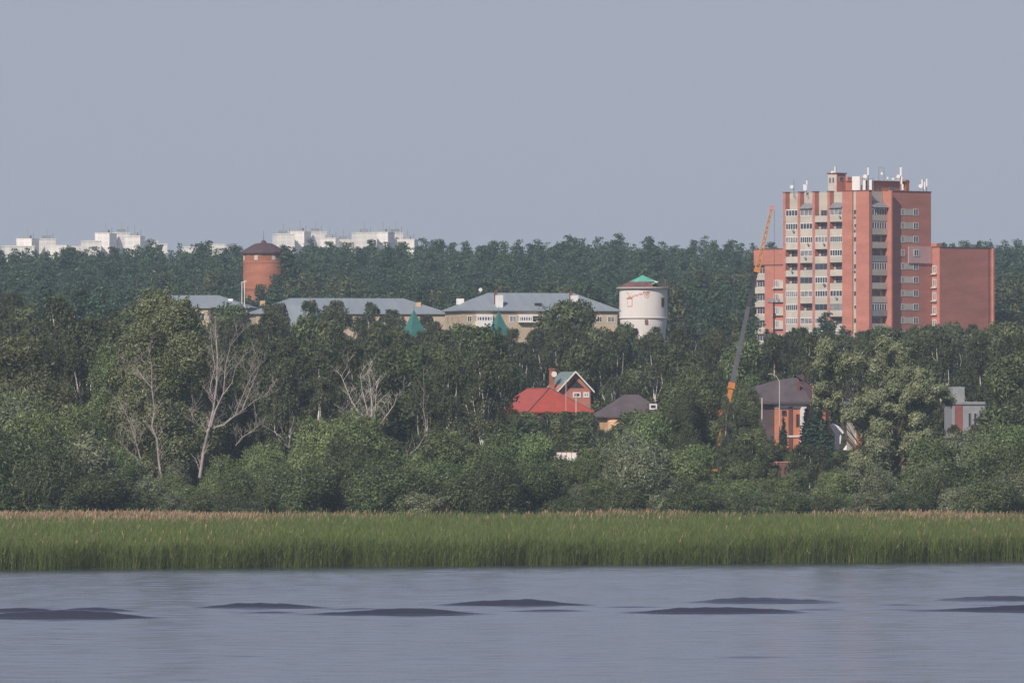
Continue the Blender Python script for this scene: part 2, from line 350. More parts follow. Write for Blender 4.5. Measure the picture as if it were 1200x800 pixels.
# ------------------------------------------------------------------ reeds
def reeds():
    def pts(n, y0, y1, xr=92):
        x = rng.uniform(-xr, xr, n); y = rng.uniform(y0, y1, n); return x, y
    xs, ys = [], []
    x = rng.uniform(-90, 90, 46000); y = shore(x) + .9 * np.sin(x * .31) + .7 * np.sin(x * .83 + 1) + rng.power(.6, 46000) * 16 + rng.normal(0, .6, 46000); xs.append(x); ys.append(y)
    x = rng.uniform(-90, 90, 88000); u = rng.uniform(0, 1, 88000); s = shore(x) + 8; y = s + u * (1099 - s); xs.append(x); ys.append(y)
    x = rng.uniform(-90, 90, 12000); y = rng.uniform(1080, 1104, 12000); xs.append(x); ys.append(y)
    x = np.concatenate(xs); y = np.concatenate(ys); N = len(x)
    z = ground(x, y) - .05
    low = np.sin(x * .22 + 2 * np.sin(y * .05)) * .13 + np.sin(x * .07 + y * .11) * .16 + np.sin(x * .9 + 3 * np.sin(y * .2)) * .08
    hgt = 2.45 + low + rng.normal(0, .16, N)
    hgt = np.where(rng.uniform(0, 1, N) < .03, hgt + .3, hgt)
    lean = rng.normal(0, .10, (N, 2)); lean[:, 0] += .05
    base = np.stack([x, y, z], 1); top = base + np.stack([lean[:, 0] * hgt, lean[:, 1] * hgt, hgt], 1)
    V, Q, Mi = [], [], []
    cnt = 0
    def add(a, b_, wa, wb, ang, mi):
        nonlocal cnt
        d = np.stack([np.cos(ang), np.sin(ang), np.zeros_like(ang)], 1)
        n_ = len(a)
        v = np.stack([a - d * wa[:, None], a + d * wa[:, None], b_ + d * wb[:, None], b_ - d * wb[:, None]], 1).reshape(-1, 3)
        V.append(v); Q.append((np.arange(n_ * 4) + cnt).reshape(-1, 4)); Mi.append(np.full(n_, mi)); cnt += n_ * 4
    ang = rng.uniform(-.9, .9, N)
    add(base, top, np.full(N, .011), np.full(N, .005), ang, 0)
    for k in range(4):
        t = rng.uniform(.35 if k else .15, .92, N)[:, None]
        a = base + (top - base) * t
        az = rng.uniform(0, 6.28, N); L = rng.uniform(.45, .95, N); up = rng.uniform(.5, 1.3, N)
        dd = np.stack([np.cos(az) * .55, np.sin(az) * .55, up], 1); dd /= np.linalg.norm(dd, axis=1)[:, None]
        add(a, a + dd * L[:, None], rng.uniform(.014, .027, N), np.full(N, .003), rng.uniform(-1, 1, N), 0)
    # seed plumes: many at the back of the bed, few at the water
    depth = (y - shore(x)) / (1100 - shore(x))
    side = np.clip(.35 + .5 * (np.sin(x * .055 - 1.9) * .6 + np.sin(x * .16) * .4), .08, 1)
    pr = np.where(depth > .86, .9, np.where(depth > .6, .16, .015)) * side
    pr = np.where((depth > .8) & (x < -28), .95, pr)
    sel = rng.uniform(0, 1, N) < pr
    a = top[sel] - [0, 0, .08]; n_ = len(a)
    for k in range(2):
        dz = rng.uniform(.28, .48, n_)
        b_ = a + np.stack([rng.normal(.07, .06, n_), rng.normal(0, .05, n_), dz], 1)
        add(a, b_, rng.uniform(.035, .06, n_), np.full(n_, .015), rng.uniform(-1.5, 1.5, n_), 1)
    me = mesh_np('reed_bed', np.concatenate(V), np.concatenate(Q), [M['reed'], M['plume']], np.concatenate(Mi))
    o = link('reed_bed', me); tag(o, 'wide bed of green reeds with tan seed plumes along the far bank', 'reeds', kind='stuff')
reeds()

# ------------------------------------------------------------------ foliage prototypes
def leaf_mesh(name, C, size, mat, Nrm=None, el=1.5, spread=.9, updir=None):
    N = len(C)
    if Nrm is None: Nrm = rng.normal(0, 1, (N, 3))
    nr = Nrm / (np.linalg.norm(Nrm, axis=1)[:, None] + 1e-6) + rng.normal(0, spread, (N, 3))
    nr /= np.linalg.norm(nr, axis=1)[:, None] + 1e-6
    r = rng.normal(0, 1, (N, 3)) if updir is None else updir + rng.normal(0, .35, (N, 3))
    a = r - (r * nr).sum(1)[:, None] * nr; a /= np.linalg.norm(a, axis=1)[:, None] + 1e-6
    b = np.cross(nr, a)
    s = np.broadcast_to(size, (N,))[:, None]
    V = np.stack([C - a * s * el, C - b * s * .62, C + a * s * el, C + b * s * .62], 1).reshape(-1, 3)
    return mesh_np(name, V, np.arange(N * 4).reshape(-1, 4), [mat])
def lump_leaves(lumps, per, shell=.3, flat=.95):
    """lumps: (x,y,z,r). Leaves on the outer shells of lumps, sparse inside"""
    C, Nn = [], []
    for (x, y, z, r) in lumps:
        k = max(8, int(per * r * r))
        d = rng.normal(0, 1, (k, 3)); d[:, 2] += .25; d /= np.linalg.norm(d, axis=1)[:, None]
        rad = r * (shell + (1 - shell) * rng.uniform(0, 1, k) ** .6) * (1 + .22 * np.sin(d[:, 0] * 5 + x * 3) * np.sin(d[:, 2] * 6 + y) + rng.normal(0, .10, k))
        p = d * rad[:, None]; p[:, 2] *= flat
        C.append(p + [x, y, z]); Nn.append(d)
    return np.concatenate(C), np.concatenate(Nn)
def crown_lumps(K, H, W, base, rr=(.16, .30), top_heavy=.0, shape=.75):
    out = []
    for i in range(K):
        t = random.random() ** (1 - top_heavy)
        z = base + (H - base) * t
        env = math.sin(math.pi * min(1, max(0, .12 + .86 * t))) ** shape
        a = random.uniform(0, 6.283); q = math.sqrt(random.random()) * W * .5 * env * .82
        r = W * random.uniform(*rr) * (.65 + .45 * env)
        out.append((q * math.cos(a), q * math.sin(a), min(z, H - r * .75), r))
    return out
def limbs(mb, H, lumps, r0, n=9, trunk_to=.75, bend=.4, m=0, root=(0, 0)):
    pts = [(root[0], root[1], -.4)]
    bx = by = 0
    for i in range(1, 7):
        bx += random.gauss(0, bend) * .5; by += random.gauss(0, bend) * .5
        pts.append((bx, by, H * trunk_to * i / 6))
    rad = [r0 * (1.15 if i == 0 else 1 - .8 * i / 6) for i in range(7)]
    mb.tube(pts, rad, 6, m)
    for (x, y, z, r) in random.sample(lumps, min(n, len(lumps))):
        i = random.randint(2, 5); p = Vector(pts[i])
        if p.z > z - .5: i = 2; p = Vector(pts[2])
        e = Vector((x, y, z)); mid = p.lerp(e, .55) + Vector((random.gauss(0, .3), random.gauss(0, .3), -.06 * (e - p).length))
        mb.tube([p, mid, e], [rad[i] * .55, rad[i] * .35, .03], 5, m)
def proto(kind, trunk_mb, trunk_mat, crown_me, H):
    return dict(kind=kind, trunk=trunk_mb.mesh(kind + '_trunk', trunk_mat) if trunk_mb else None, crown=crown_me, H=H)

def make_broad(kind, mat, leaf, K=22, H=14., W=9., base=2.5, per=520, th=.0, rr=(.16, .28), bark='bark_dark', shoots=0, shape=.7, spread=.5):
    L = crown_lumps(K, H, W, base, rr, th, shape)
    C, Nn = lump_leaves(L, per, .3, 1.05)
    if shoots:
        SC = []
        for i in range(shoots):
            x, y, z, r = random.choice(L)
            d = Vector((random.gauss(0, .5), random.gauss(0, .5), random.uniform(.6, 1.6))).normalized()
            p = Vector((x, y, z)) + d * r * .8
            ln = random.uniform(.6, 1.9); k = int(ln * 13)
            for t in range(k):
                q = p + d * ln * t / k; SC.append((q.x + random.gauss(0, .07), q.y + random.gauss(0, .07), q.z + random.gauss(0, .05) - .12 * (t / k) ** 2))
        C = np.concatenate([C, np.array(SC)]); Nn = np.concatenate([Nn, rng.normal(0, 1, (len(SC), 3))])
    tm = MB(); limbs(tm, H, L, H * .016, 10)
    s = leaf * rng.uniform(.6, 1.4, len(C))
    return proto(kind, tm, M[bark], leaf_mesh(kind + '_crown', C, s, mat, Nn, 1.7, spread), H)
def make_birch(H=17., W=4.6, n=430, leaf=.125, base=.22, mat='birch', dense=1.7):
    C = []; Nl = []
    tips = []
    nl = random.randint(20, 27)
    for q_ in range(nl):
        t = ((q_ + random.random()) / nl) ** .9; zl = H * (base + (1 - base) * t)
        env = math.sin(math.pi * min(1, .12 + .84 * t)) ** .6
        a = random.uniform(0, 6.283); ql = W * .5 * env * random.uniform(.15, .85)
        if t > .93: ql = 0
        lx, ly, lr = ql * math.cos(a), ql * math.sin(a), W * random.uniform(.13, .23) * (.5 + .6 * env)
        for i in range(max(6, int(n / nl))):
            aa = random.uniform(0, 6.283); rr = lr * math.sqrt(random.random())
            x, y = lx + rr * math.cos(aa), ly + rr * math.sin(aa)
            z = min(H, zl + lr * .75 * math.sqrt(max(0, 1 - (rr / lr) ** 2)) + random.gauss(0, .1))
            ln = random.uniform(.4, 2.6) * (1.1 - .6 * t); k = int(ln * 9 * dense) + 3
            dx, dy = random.gauss(0, .12), random.gauss(0, .12)
            for j in range(k):
                u = j / k
                C.append((x * (1 + .06 * u) + dx * u + random.gauss(0, .12), y * (1 + .06 * u) + dy * u + random.gauss(0, .12), z - ln * u + random.gauss(0, .1)))
                Nl.append((x - lx * .6 + random.gauss(0, .1), y - ly * .6, .9 * lr * (1 - u) + .3))
        tips.append((lx * 1.1, ly * 1.1, zl, 1))
    C = np.array(C); ctr = C * [1, 1, 0]
    tm = MB(); limbs(tm, H, tips, .15, 14, .95, .45)
    up = np.tile(np.array([[0, 0, 1.]]), (len(C), 1))
    return proto('birch', tm, M['bark_birch'], leaf_mesh('birch_crown', C, leaf * rng.uniform(.6, 1.3, len(C)), M[mat], np.array(Nl), 1.5, .7, up), H)
def make_pine(H=20., W=6.5, leaf=.25, per=62, single=True):
    L = []
    nb = random.randint(12, 16); base = random.uniform(.32, .48)
    for i in range(nb):
        t = i / (nb - 1); z = H * (base + (.97 - base) * t)
        env = (1 - t ** 1.6 * .78) * (.6 + .4 * random.random())
        for k in range(2 if t < .85 else 1):
            a = random.uniform(0, 6.283); q = W * .36 * env * random.uniform(.3, 1.1) * (0 if t > .97 else 1)
            L.append((q * math.cos(a), q * math.sin(a), z, W * random.uniform(.15, .24) * (.55 + .5 * env)))
    C, Nn = lump_leaves(L, per, .35, .55)
    tm = MB(); pts = [(0, 0, -.5), (random.gauss(0, .2), 0, H * .4), (random.gauss(0, .3), 0, H * .72), (0, 0, H * .97)]
    tm.tube(pts, [.26, .2, .13, .03], 6)
    for (x, y, z, r) in L: tm.tube([(0, 0, z - .5), (x, y, z)], [.07, .03], 4)
    return proto('pine', tm, M['bark_pine'], leaf_mesh('pine_crown', C, leaf * rng.uniform(.6, 1.3, len(C)), M['pine'], Nn + [0, 0, .6], 1.3, .6), H)
def make_spruce(H=16., W=5.5, leaf=.2, n=60, mat='spruce'):
    C = []
    for i in range(n):
        t = i / n; z = H * (.06 + .94 * t); rad = W * .5 * (1 - t) ** .85 * random.uniform(.8, 1.15)
        for k in range(9 if t < .8 else 5):
            a = random.uniform(0, 6.283); m_ = int(6 + rad * 9)
            for j in range(m_):
                u = (j + .5) / m_; q = rad * u
                C.append((q * math.cos(a) + random.gauss(0, .10 + .1 * u), q * math.sin(a) + random.gauss(0, .10 + .1 * u), z - .32 * q + .16 * q * u + random.gauss(0, .06)))
    C = np.array(C)
    tm = MB(); tm.tube([(0, 0, -.4), (0, 0, H * .98)], [.2, .03], 6)
    return proto('spruce', tm, M['bark_dark'], leaf_mesh('spruce_crown', C, leaf * rng.uniform(.6, 1.3, len(C)), M[mat], C * [1, 1, 0] + [0, 0, 1.2], 1.5, .6), H)

NAMES = {'willow': 'willow_bush', 'birch': 'birch_tree', 'pine': 'pine_tree', 'spruce': 'spruce_tree', 'broadleaf': 'broadleaf_tree', 'bigwillow': 'willow_tree'}
placed = []
def plant(p, px, top_py, D, label, cat, group=None, wf=1.0, name=None, minh=2.0, single=False):
    x = X(px, D); z0 = gz(x, D); H = (Z(top_py, D) - z0) * (1.015 if p['kind'] == 'birch' else 1.0)
    if H < minh: return None
    s = H / p['H']
    nm = name or NAMES[p['kind']]
    w_ = s * wf if s * wf > .45 else .45
    w_ = max(w_, .55 * wf)
    if single:
        me = single_mesh(p); o = link(nm, me, None, (x, D, z0)); tag(o, label, cat, group)
        o.rotation_euler = (0, 0, random.uniform(0, 6.28)); o.scale = (w_, w_, s); return o
    e = thing(nm, (x, D, z0), label, cat, random.uniform(0, 6.28), group); e.scale = (w_, w_, s)
    if p['trunk']: link('trunk', p['trunk'], e)
    link('crown', p['crown'], e)
    return e
_single = {}
def single_mesh(p):
    if id(p) in _single: return _single[id(p)]
    a, c = p['trunk'], p['crown']
    def arr(me):
        v = np.empty(len(me.vertices) * 3, np.float32); me.vertices.foreach_get('co', v); return v.reshape(-1, 3)
    va, vc = arr(a), arr(c)
    me = bpy.data.meshes.new(p['kind'] + '_tree')
    fa = [[v for v in f.vertices] for f in a.polygons]; fc = [[v + len(va) for v in f.vertices] for f in c.polygons]
    me.from_pydata(np.concatenate([va, vc]).tolist(), [], fa + fc)
    me.materials.append(a.materials[0]); me.materials.append(c.materials[0])
    me.polygons.foreach_set('material_index', [0] * len(fa) + [1] * len(fc)); me.update()
    _single[id(p)] = me; return me

PINES = [make_pine(20, random.uniform(6.5, 11.0)) for _ in range(11)]
BIRCH = [make_birch(17, random.uniform(5.6, 7.6), 620) for _ in range(8)]
BROAD = [make_broad('broadleaf', M['green'], .15, 26, 14, 7.5, 2.5, 360, .1) for _ in range(3)]
SHRUB = [make_broad('garden_shrub', M['green'], .14, 16, 6, 5.5, .1, 520, .0, (.2, .3), shape=.4) for _ in range(2)]
SPRUCE = [make_spruce() for _ in range(2)]
WILL = [make_broad('willow', M['willow'], .10, 24, 10, random.uniform(7, 9), 0.6, 720, .15, (.17, .27), shoots=300, shape=.55) for _ in range(5)]
WILL += [make_broad('willow', M['silver'], .10, 20, 9, 7.5, 0.6, 720, .15, (.15, .24), shoots=130, shape=.5) for _ in range(2)]

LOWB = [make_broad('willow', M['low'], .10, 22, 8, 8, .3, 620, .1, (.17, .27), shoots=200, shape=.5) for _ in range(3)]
# ------------------------------------------------------------------ line-of-sight limits: trees in front of these spans stay below the row
LIM = [(602, 700, 1400, 487), (700, 727, 1385, 505), (727, 782, 1385, 484), (884, 950, 1330, 522), (950, 1045, 1345, 505), (1110, 1160, 1335, 499),
       (838, 862, 1300, 478), (862, 900, 1300, 452), (519, 640, 1800, 379), (700, 728, 1800, 381), (726, 786, 1850, 383), (884, 1094, 2000, 386), (1094, 1172, 2000, 382),
       (238, 300, 1850, 353), (300, 375, 1850, 355), (440, 470, 1850, 357), (470, 524, 1850, 364), (466, 504, 1700, 391), (572, 597, 1700, 381), (283, 300, 2300, 342), (296, 336, 2300, 332),
       (800, 850, 1290, 522), (634, 690, 1292, 543), (714, 736, 1312, 537), (988, 1005, 1450, 528), (766, 788, 1400, 521), (900, 914, 1340, 440)]
def cap(px, D, y, halfpx):
    for a, b_, Dm, ym in LIM:
        if D < Dm and a - halfpx * .75 < px < b_ + halfpx * .75: y = max(y, ym)
    return y
def prof(pts, px): return float(np.interp(px, [p[0] for p in pts], [p[1] for p in pts]))

# ------------------------------------------------------------------ zones for labels
MARK = [(-400, 'below the flat white blocks at the far end'), (60, 'below the stepped white tower blocks'), (200, 'just before the round brick tower'), (340, 'behind the long zinc roofs'),
        (440, 'over the hipped end of the zinc roof'), (530, 'behind the grey hip-roofed house'), (700, 'around the whitewashed round tower'), (790, 'behind the raised crane boom'),
        (920, 'behind the tall brick apartment tower'), (1165, 'beyond the windowless brick gable')]
MARK2 = [(-400, 'above the olive crown by the reeds'), (110, 'around the tall loose willow'), (240, 'behind the big bare dead tree'), (340, 'behind the fan of dead branches'),
         (470, 'under the teal pyramid roof'), (600, 'around the red hip-roofed house'), (700, 'behind the brown hip roof'), (785, 'around the crane'), (880, 'below the brick apartment tower'),
         (1000, 'behind the large grey-green willow'), (1110, 'behind the grey concrete house')]
def mark(t, px):
    r = t[0][1]
    for p, s in t:
        if px >= p: r = s
    return r

# ------------------------------------------------------------------ ridge pines
RIDGE = [(-150, 290), (0, 290), (60, 290), (110, 288), (190, 287), (250, 284), (300, 290), (340, 286), (430, 283), (500, 280), (560, 283), (620, 281), (700, 279), (760, 280), (810, 284), (850, 279), (890, 283), (960, 290), (1100, 286), (1150, 282), (1200, 280), (1350, 282)]
rows = [2900, 2850, 2790, 2720, 2640, 2550, 2460, 2370, 2290, 2210, 2130, 2060, 1980]
stuffV, cnt_ind = [], 0
extra = []
for ri, D in enumerate(rows):
    half = 0.0529 * D + 14
    sp = 12.2
    nrow = int(2 * half / sp)
    for i in range(nrow * 3):
        x = -half + (i + .5) * sp / 3 + random.uniform(-2.2, 2.2); d = D + random.uniform(-22, 22)
        px = 600 + x * PXM(d)
        z0 = gz(x, d); h = random.gauss(19.4, 2.0); top = HY - (z0 + h - CZ) * PXM(d)
        rl = prof(RIDGE, px) + random.gauss(.5, 2.8)
        if ri <= 2: top = rl + ri * 4 + random.uniform(-1, 3)
        top = max(top, rl - 1)
        top = cap(px, d, top, 13)
        if (884 < px < 1160) and d < 2060: continue
        if 285 < px < 334 and 2285 < d < 2330: continue
        H = Z(top, d) - z0
        if H < 8: continue
        if (i + ri) % 3 == 0 and cnt_ind < 298:
            u = random.random()
            wf = random.uniform(.85, 1.15); bw = 'slim' if wf < .95 else 'broad' if wf > 1.05 else 'even'
            lab = f'{bw} dark pine {"high on" if ri < 4 else "halfway up" if ri < 8 else "low on"} the ridge ' + mark(MARK, px)
            if ri <= 1: lab = f'{bw} pine on the skyline ' + mark(MARK, px)
            plant(random.choice(PINES), px, top, d, lab, 'tree', 'pines on the ridge', wf=wf, single=True)
            cnt_ind += 1
        else:
            extra.append((x, d, z0, H / 20))
            if ri < 4: extra.append((x + random.uniform(2, 4), d - random.uniform(3, 25), z0 - .3, H / 20 * random.uniform(.86, .97)))
for (px, y, D, lab) in ((338, 290, 2270, 'pine whose crown overlaps the shaded edge of the round brick tower'), (324, 322, 2262, 'lower pine before the foot of the round brick tower'), (306, 334, 2255, 'lowest pine under the round brick tower')):
    plant(PINES[cnt_ind % 8], px, y, D, lab, 'tree', wf=.9, single=True)
# the rest of the wood, past the three hundred shown largest, as one mass
def merged(name, prots, items, label, cat):
    V, Q, Mi, off = [], [], [], 0
    for (x, y, z, s) in items:
        p = random.choice(prots); c = p['crown']
        v = np.empty(len(c.vertices) * 3, np.float32); c.vertices.foreach_get('co', v); v = v.reshape(-1, 3)
        keep = rng.uniform(0, 1, len(v) // 4) < .6; v = v.reshape(-1, 4, 3)[keep].reshape(-1, 3)
        a = random.uniform(0, 6.28); ca, sa = math.cos(a), math.sin(a)
        v = np.stack([(v[:, 0] * ca - v[:, 1] * sa) * s + x, (v[:, 0] * sa + v[:, 1] * ca) * s + y, v[:, 2] * s + z], 1)
        V.append(v); Q.append(np.arange(len(v)).reshape(-1, 4) + off); off += len(v)
    o = link(name, mesh_np(name, np.concatenate(V), np.concatenate(Q), [prots[0]['crown'].materials[0]])); tag(o, label, cat, kind='stuff')
merged('ridge_wood', PINES, [e for e in extra if not (e[1] < 2400 and math.sin(e[0] * .05 + e[1] * .01) > .55)], 'dense dark mixed wood filling the ridge between the taller pines', 'wood')

merged('leafy_ridge_wood', [make_broad('ridge_broadleaf', M['birch'], .3, 22, 20, 10, 4, 70, .1)], [e for e in extra if e[1] < 2400 and math.sin(e[0] * .05 + e[1] * .01) > .55], 'lighter olive patches of leafy wood low on the ridge', 'wood')
# ------------------------------------------------------------------ middle belt of birches and broadleaves
TOPL = [(-100, 345), (0, 345), (55, 336), (100, 332), (160, 340), (200, 352), (240, 354), (290, 359), (330, 357), (380, 348), (430, 346), (450, 360), (480, 366), (505, 368), (528, 378), (540, 379), (600, 381), (640, 374), (670, 362), (700, 370), (720, 379), (780, 386),
        (800, 374), (840, 362), (870, 380), (900, 388), (960, 384), (985, 388), (1040, 384), (1090, 378), (1120, 370), (1160, 364), (1200, 358), (1320, 358)]
mid_rows = [1780, 1715, 1650, 1585, 1520, 1455, 1395, 1345, 1298, 1258, 1222]
nb = 0
for ri, D in enumerate(mid_rows):
    half = .0529 * D + 13; sp = 4.9 if ri < 9 else 4.3
    for i in range(int(2 * half / sp)):
        x = -half + (i + .5) * sp + random.uniform(-1.5, 1.5); d = D + random.uniform(-24, 24)
        px = 600 + x * PXM(d); z0 = gz(x, d)
        conif = (40 < px < 185 and D > 1550) or (500 < px < 720 and D > 1640 and random.random() < .45) or (780 < px < 1000 and D > 1700 and random.random() < .5)
        h = random.gauss(17.5, 1.7)
        if px < 200: h += 3
        if ri == 0: h = 99
        top = HY - (z0 + h - CZ) * PXM(d)
        top = max(top, prof(TOPL, px) + random.uniform(0, 14) * (1 if ri else .6))
        if px > 1040 and D < 1500: top = max(top, 395)
        if px > 1000 and D < 1330: top = max(top, 420)
        if D < 1330 and 330 < px < 600: top = max(top, 402 + random.uniform(0, 25))
        if px > 780 and px < 885 and D < 1360: top = max(top, 432 + random.uniform(0, 20))
        top = cap(px, d, top, 17 if D > 1500 else 20)
        if 1325 < d < 1425 and 598 < px < 790: continue
        if (1300 < d < 1380 and 838 < px < 1165) or (1262 < d < 1300 and 770 < px < 860): continue
        if d > 1735 and (515 < px < 730) : continue
        if Z(top, d) - z0 < 4.0: continue
        if conif:
            p = random.choice(SPRUCE if random.random() < .35 else PINES)
            plant(p, px, top - 3, d, ('dark spruce ' if p['kind'] == 'spruce' else 'dark pine standing in the birch belt ') + mark(MARK2, px), 'tree', 'conifers in the middle belt', wf=random.uniform(.8, 1.0))
        elif random.random() < .2:
            wf = random.uniform(.7, 1.0); plant(random.choice(BROAD), px, top, d, f'{"slim" if wf < .85 else "full"} bushy broadleaf tree, {"front" if D < 1330 else "back" if D > 1600 else "middle"} rows, ' + mark(MARK2, px), 'tree', 'broadleaf trees in the middle belt', wf=wf)
        else:
            pos = 'front' if D < 1330 else ('back' if D > 1600 else 'middle')
            wf = random.uniform(.85, 1.25); plant(random.choice(BIRCH), px, top, d, f'{"taller" if h > 17.5 else "shorter"} drooping {"slim" if wf < .98 else "broad" if wf > 1.12 else "mid-sized"} birch, {pos} rows, ' + mark(MARK2, px), 'birch', 'birches in the middle belt', wf=wf); nb += 1
print('belt birches', nb, 'ridge', cnt_ind, 'extra', len(extra))

# ------------------------------------------------------------------ front willow bushes
FR = [(-80, 478), (0, 478), (40, 474), (90, 488), (115, 505), (135, 535), (200, 545), (250, 542), (300, 535), (335, 515), (365, 503), (405, 494), (435, 499), (462, 515), (478, 545), (500, 530), (522, 513), (545, 504), (570, 520), (600, 508), (628, 514), (650, 546),
      (672, 545), (692, 528), (708, 528), (725, 538), (737, 515), (752, 500), (778, 512), (800, 533), (830, 540), (868, 554), (900, 555), (930, 556), (945, 552), (972, 540), (1000, 552), (1030, 556), (1060, 545), (1095, 515), (1120, 502), (1150, 505), (1175, 498), (1200, 500), (1290, 505)]
MARK3 = [(-400, 'at the leafy end under the olive crown'), (125, 'below the tall loose willow'), (225, 'at the foot of the big dead tree'), (330, 'in the dense clump under the dead branch fan'), (480, 'between the dead fan and the red house'),
         (590, 'below the red roof'), (690, 'below the brown roof'), (790, 'below the crane'), (880, 'before the brown sheet fence'), (960, 'under the large grey-green willow'), (1090, 'before the grey concrete house')]
for ri, (D, dy, sp) in enumerate([(1168, -4, 5.8), (1146, 6, 5.6), (1128, 30, 3.8), (1112, 50, 3.0)]):
    half = .0529 * D + 11
    for i in range(int(2 * half / sp)):
        x = -half + (i + .5) * sp + random.uniform(-1, 1); d = D + random.uniform(-6, 6); px = 600 + x * PXM(d)
        top = prof(FR, px) + dy * random.uniform(.6, 1.25) + random.uniform(-6, 12)
        if 1078 < px < 1198: top = max(top, 509 + random.uniform(0, 8))
        if 878 < px < 942: top = max(top, 556)
        top = min(top, 582)
        silver = (random.random() < .16) or (1005 < px < 1055) or (690 < px < 780 and random.random() < .4) or (1060 < px < 1140 and random.random() < .5)
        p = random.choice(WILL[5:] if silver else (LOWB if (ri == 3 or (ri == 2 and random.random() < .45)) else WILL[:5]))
        pos = ['rear', 'upper', 'lower', 'front'][ri]
        H = Z(top, d) - gz(x, d); wf = random.uniform(.75, 1.15) * (10 / max(H, 4)) ** .35
        lab = ('tall ' if top < prof(FR, px) + dy else 'low ') + ('silvery ' if silver else '') + ('broad ' if wf > 1.03 else 'narrow ') + f'willow bush, {pos} row, ' + mark(MARK3, px)
        plant(p, px, top, d, lab, 'bush', 'willow bushes behind the reeds', wf=wf)
# low bushes round the houses
MIDB = [(590, 500, 1330), (612, 488, 1345), (632, 492, 1340), (655, 496, 1330), (676, 492, 1335), (690, 503, 1310), (620, 505, 1310), (744, 484, 1350), (757, 482, 1340), (736, 495, 1320), (765, 492, 1325), (900, 520, 1305), (915, 512, 1300), (930, 530, 1290),
        (645, 512, 1290), (665, 520, 1255), (608, 486, 1378), (626, 485, 1376), (644, 485, 1379), (660, 485, 1377), (676, 485, 1374), (690, 485, 1378), (702, 487, 1374), (716, 494, 1362), (1130, 508, 1290), (1150, 506, 1300), (1165, 500, 1290), (1180, 480, 1290), (875, 510, 1290), (1090, 520, 1260), (1060, 520, 1270), (990, 530, 1285)]
for (px, y, D) in MIDB:
    y = cap(px, D, y, 6)
    plant(random.choice(SHRUB), px, y, D, 'round green garden shrub ' + ('close under the eave, ' if D > 1360 else 'on the slope below, ') + '' + mark(MARK2, px), 'shrub', 'garden shrubs by the houses', wf=1.15, name='garden_shrub')
for (px, y, D, wf) in [(945, 478, 1306, 1.1), (957, 463, 1300, 1.35), (968, 492, 1296, 1.3), (918, 488, 1300, .6)]:
    plant(SPRUCE[0], px, y, D, {945: 'dark spruce hiding the white column of the brick house', 957: 'tallest dark spruce between the brick house and the large willow', 968: 'lower spruce before the white arch', 918: 'thin young spruce before the brick wall'}[px], 'spruce', 'spruces by the brick house', wf=wf)

# ------------------------------------------------------------------ single large trees
p = make_broad('bigwillow', M['olive'], .10, 40, 24, 13, 4, 800, .25, (.13, .2), shoots=200, shape=.8)
plant(p, 186, 348, 1183, 'tall loose pale green willow beside the big dead tree', 'willow', wf=1.1)
p = make_broad('bigwillow', M['willow'], .10, 30, 20, 9, 2, 800, .0, (.15, .22), shoots=100, shape=.7)
plant(p, 214, 358, 1186, 'dense dark green tree just behind the big dead tree', 'tree', wf=1.0, name='broadleaf_tree')
plant(p, 128, 400, 1186, 'slender leaning willow with bare inner branches before the tall loose willow', 'willow', wf=.7)
p = make_broad('bigwillow', M['olive'], .10, 26, 15, 11, 3, 800, .15, (.15, .22), shoots=120, shape=.6)
plant(p, 18, 402, 1182, 'broad olive-brown willow crown above the dark bushes at the edge', 'willow', wf=1.0)
plant(p, 72, 452, 1181, 'lower shoulder of olive willow next to the broad olive crown', 'willow', wf=.6)
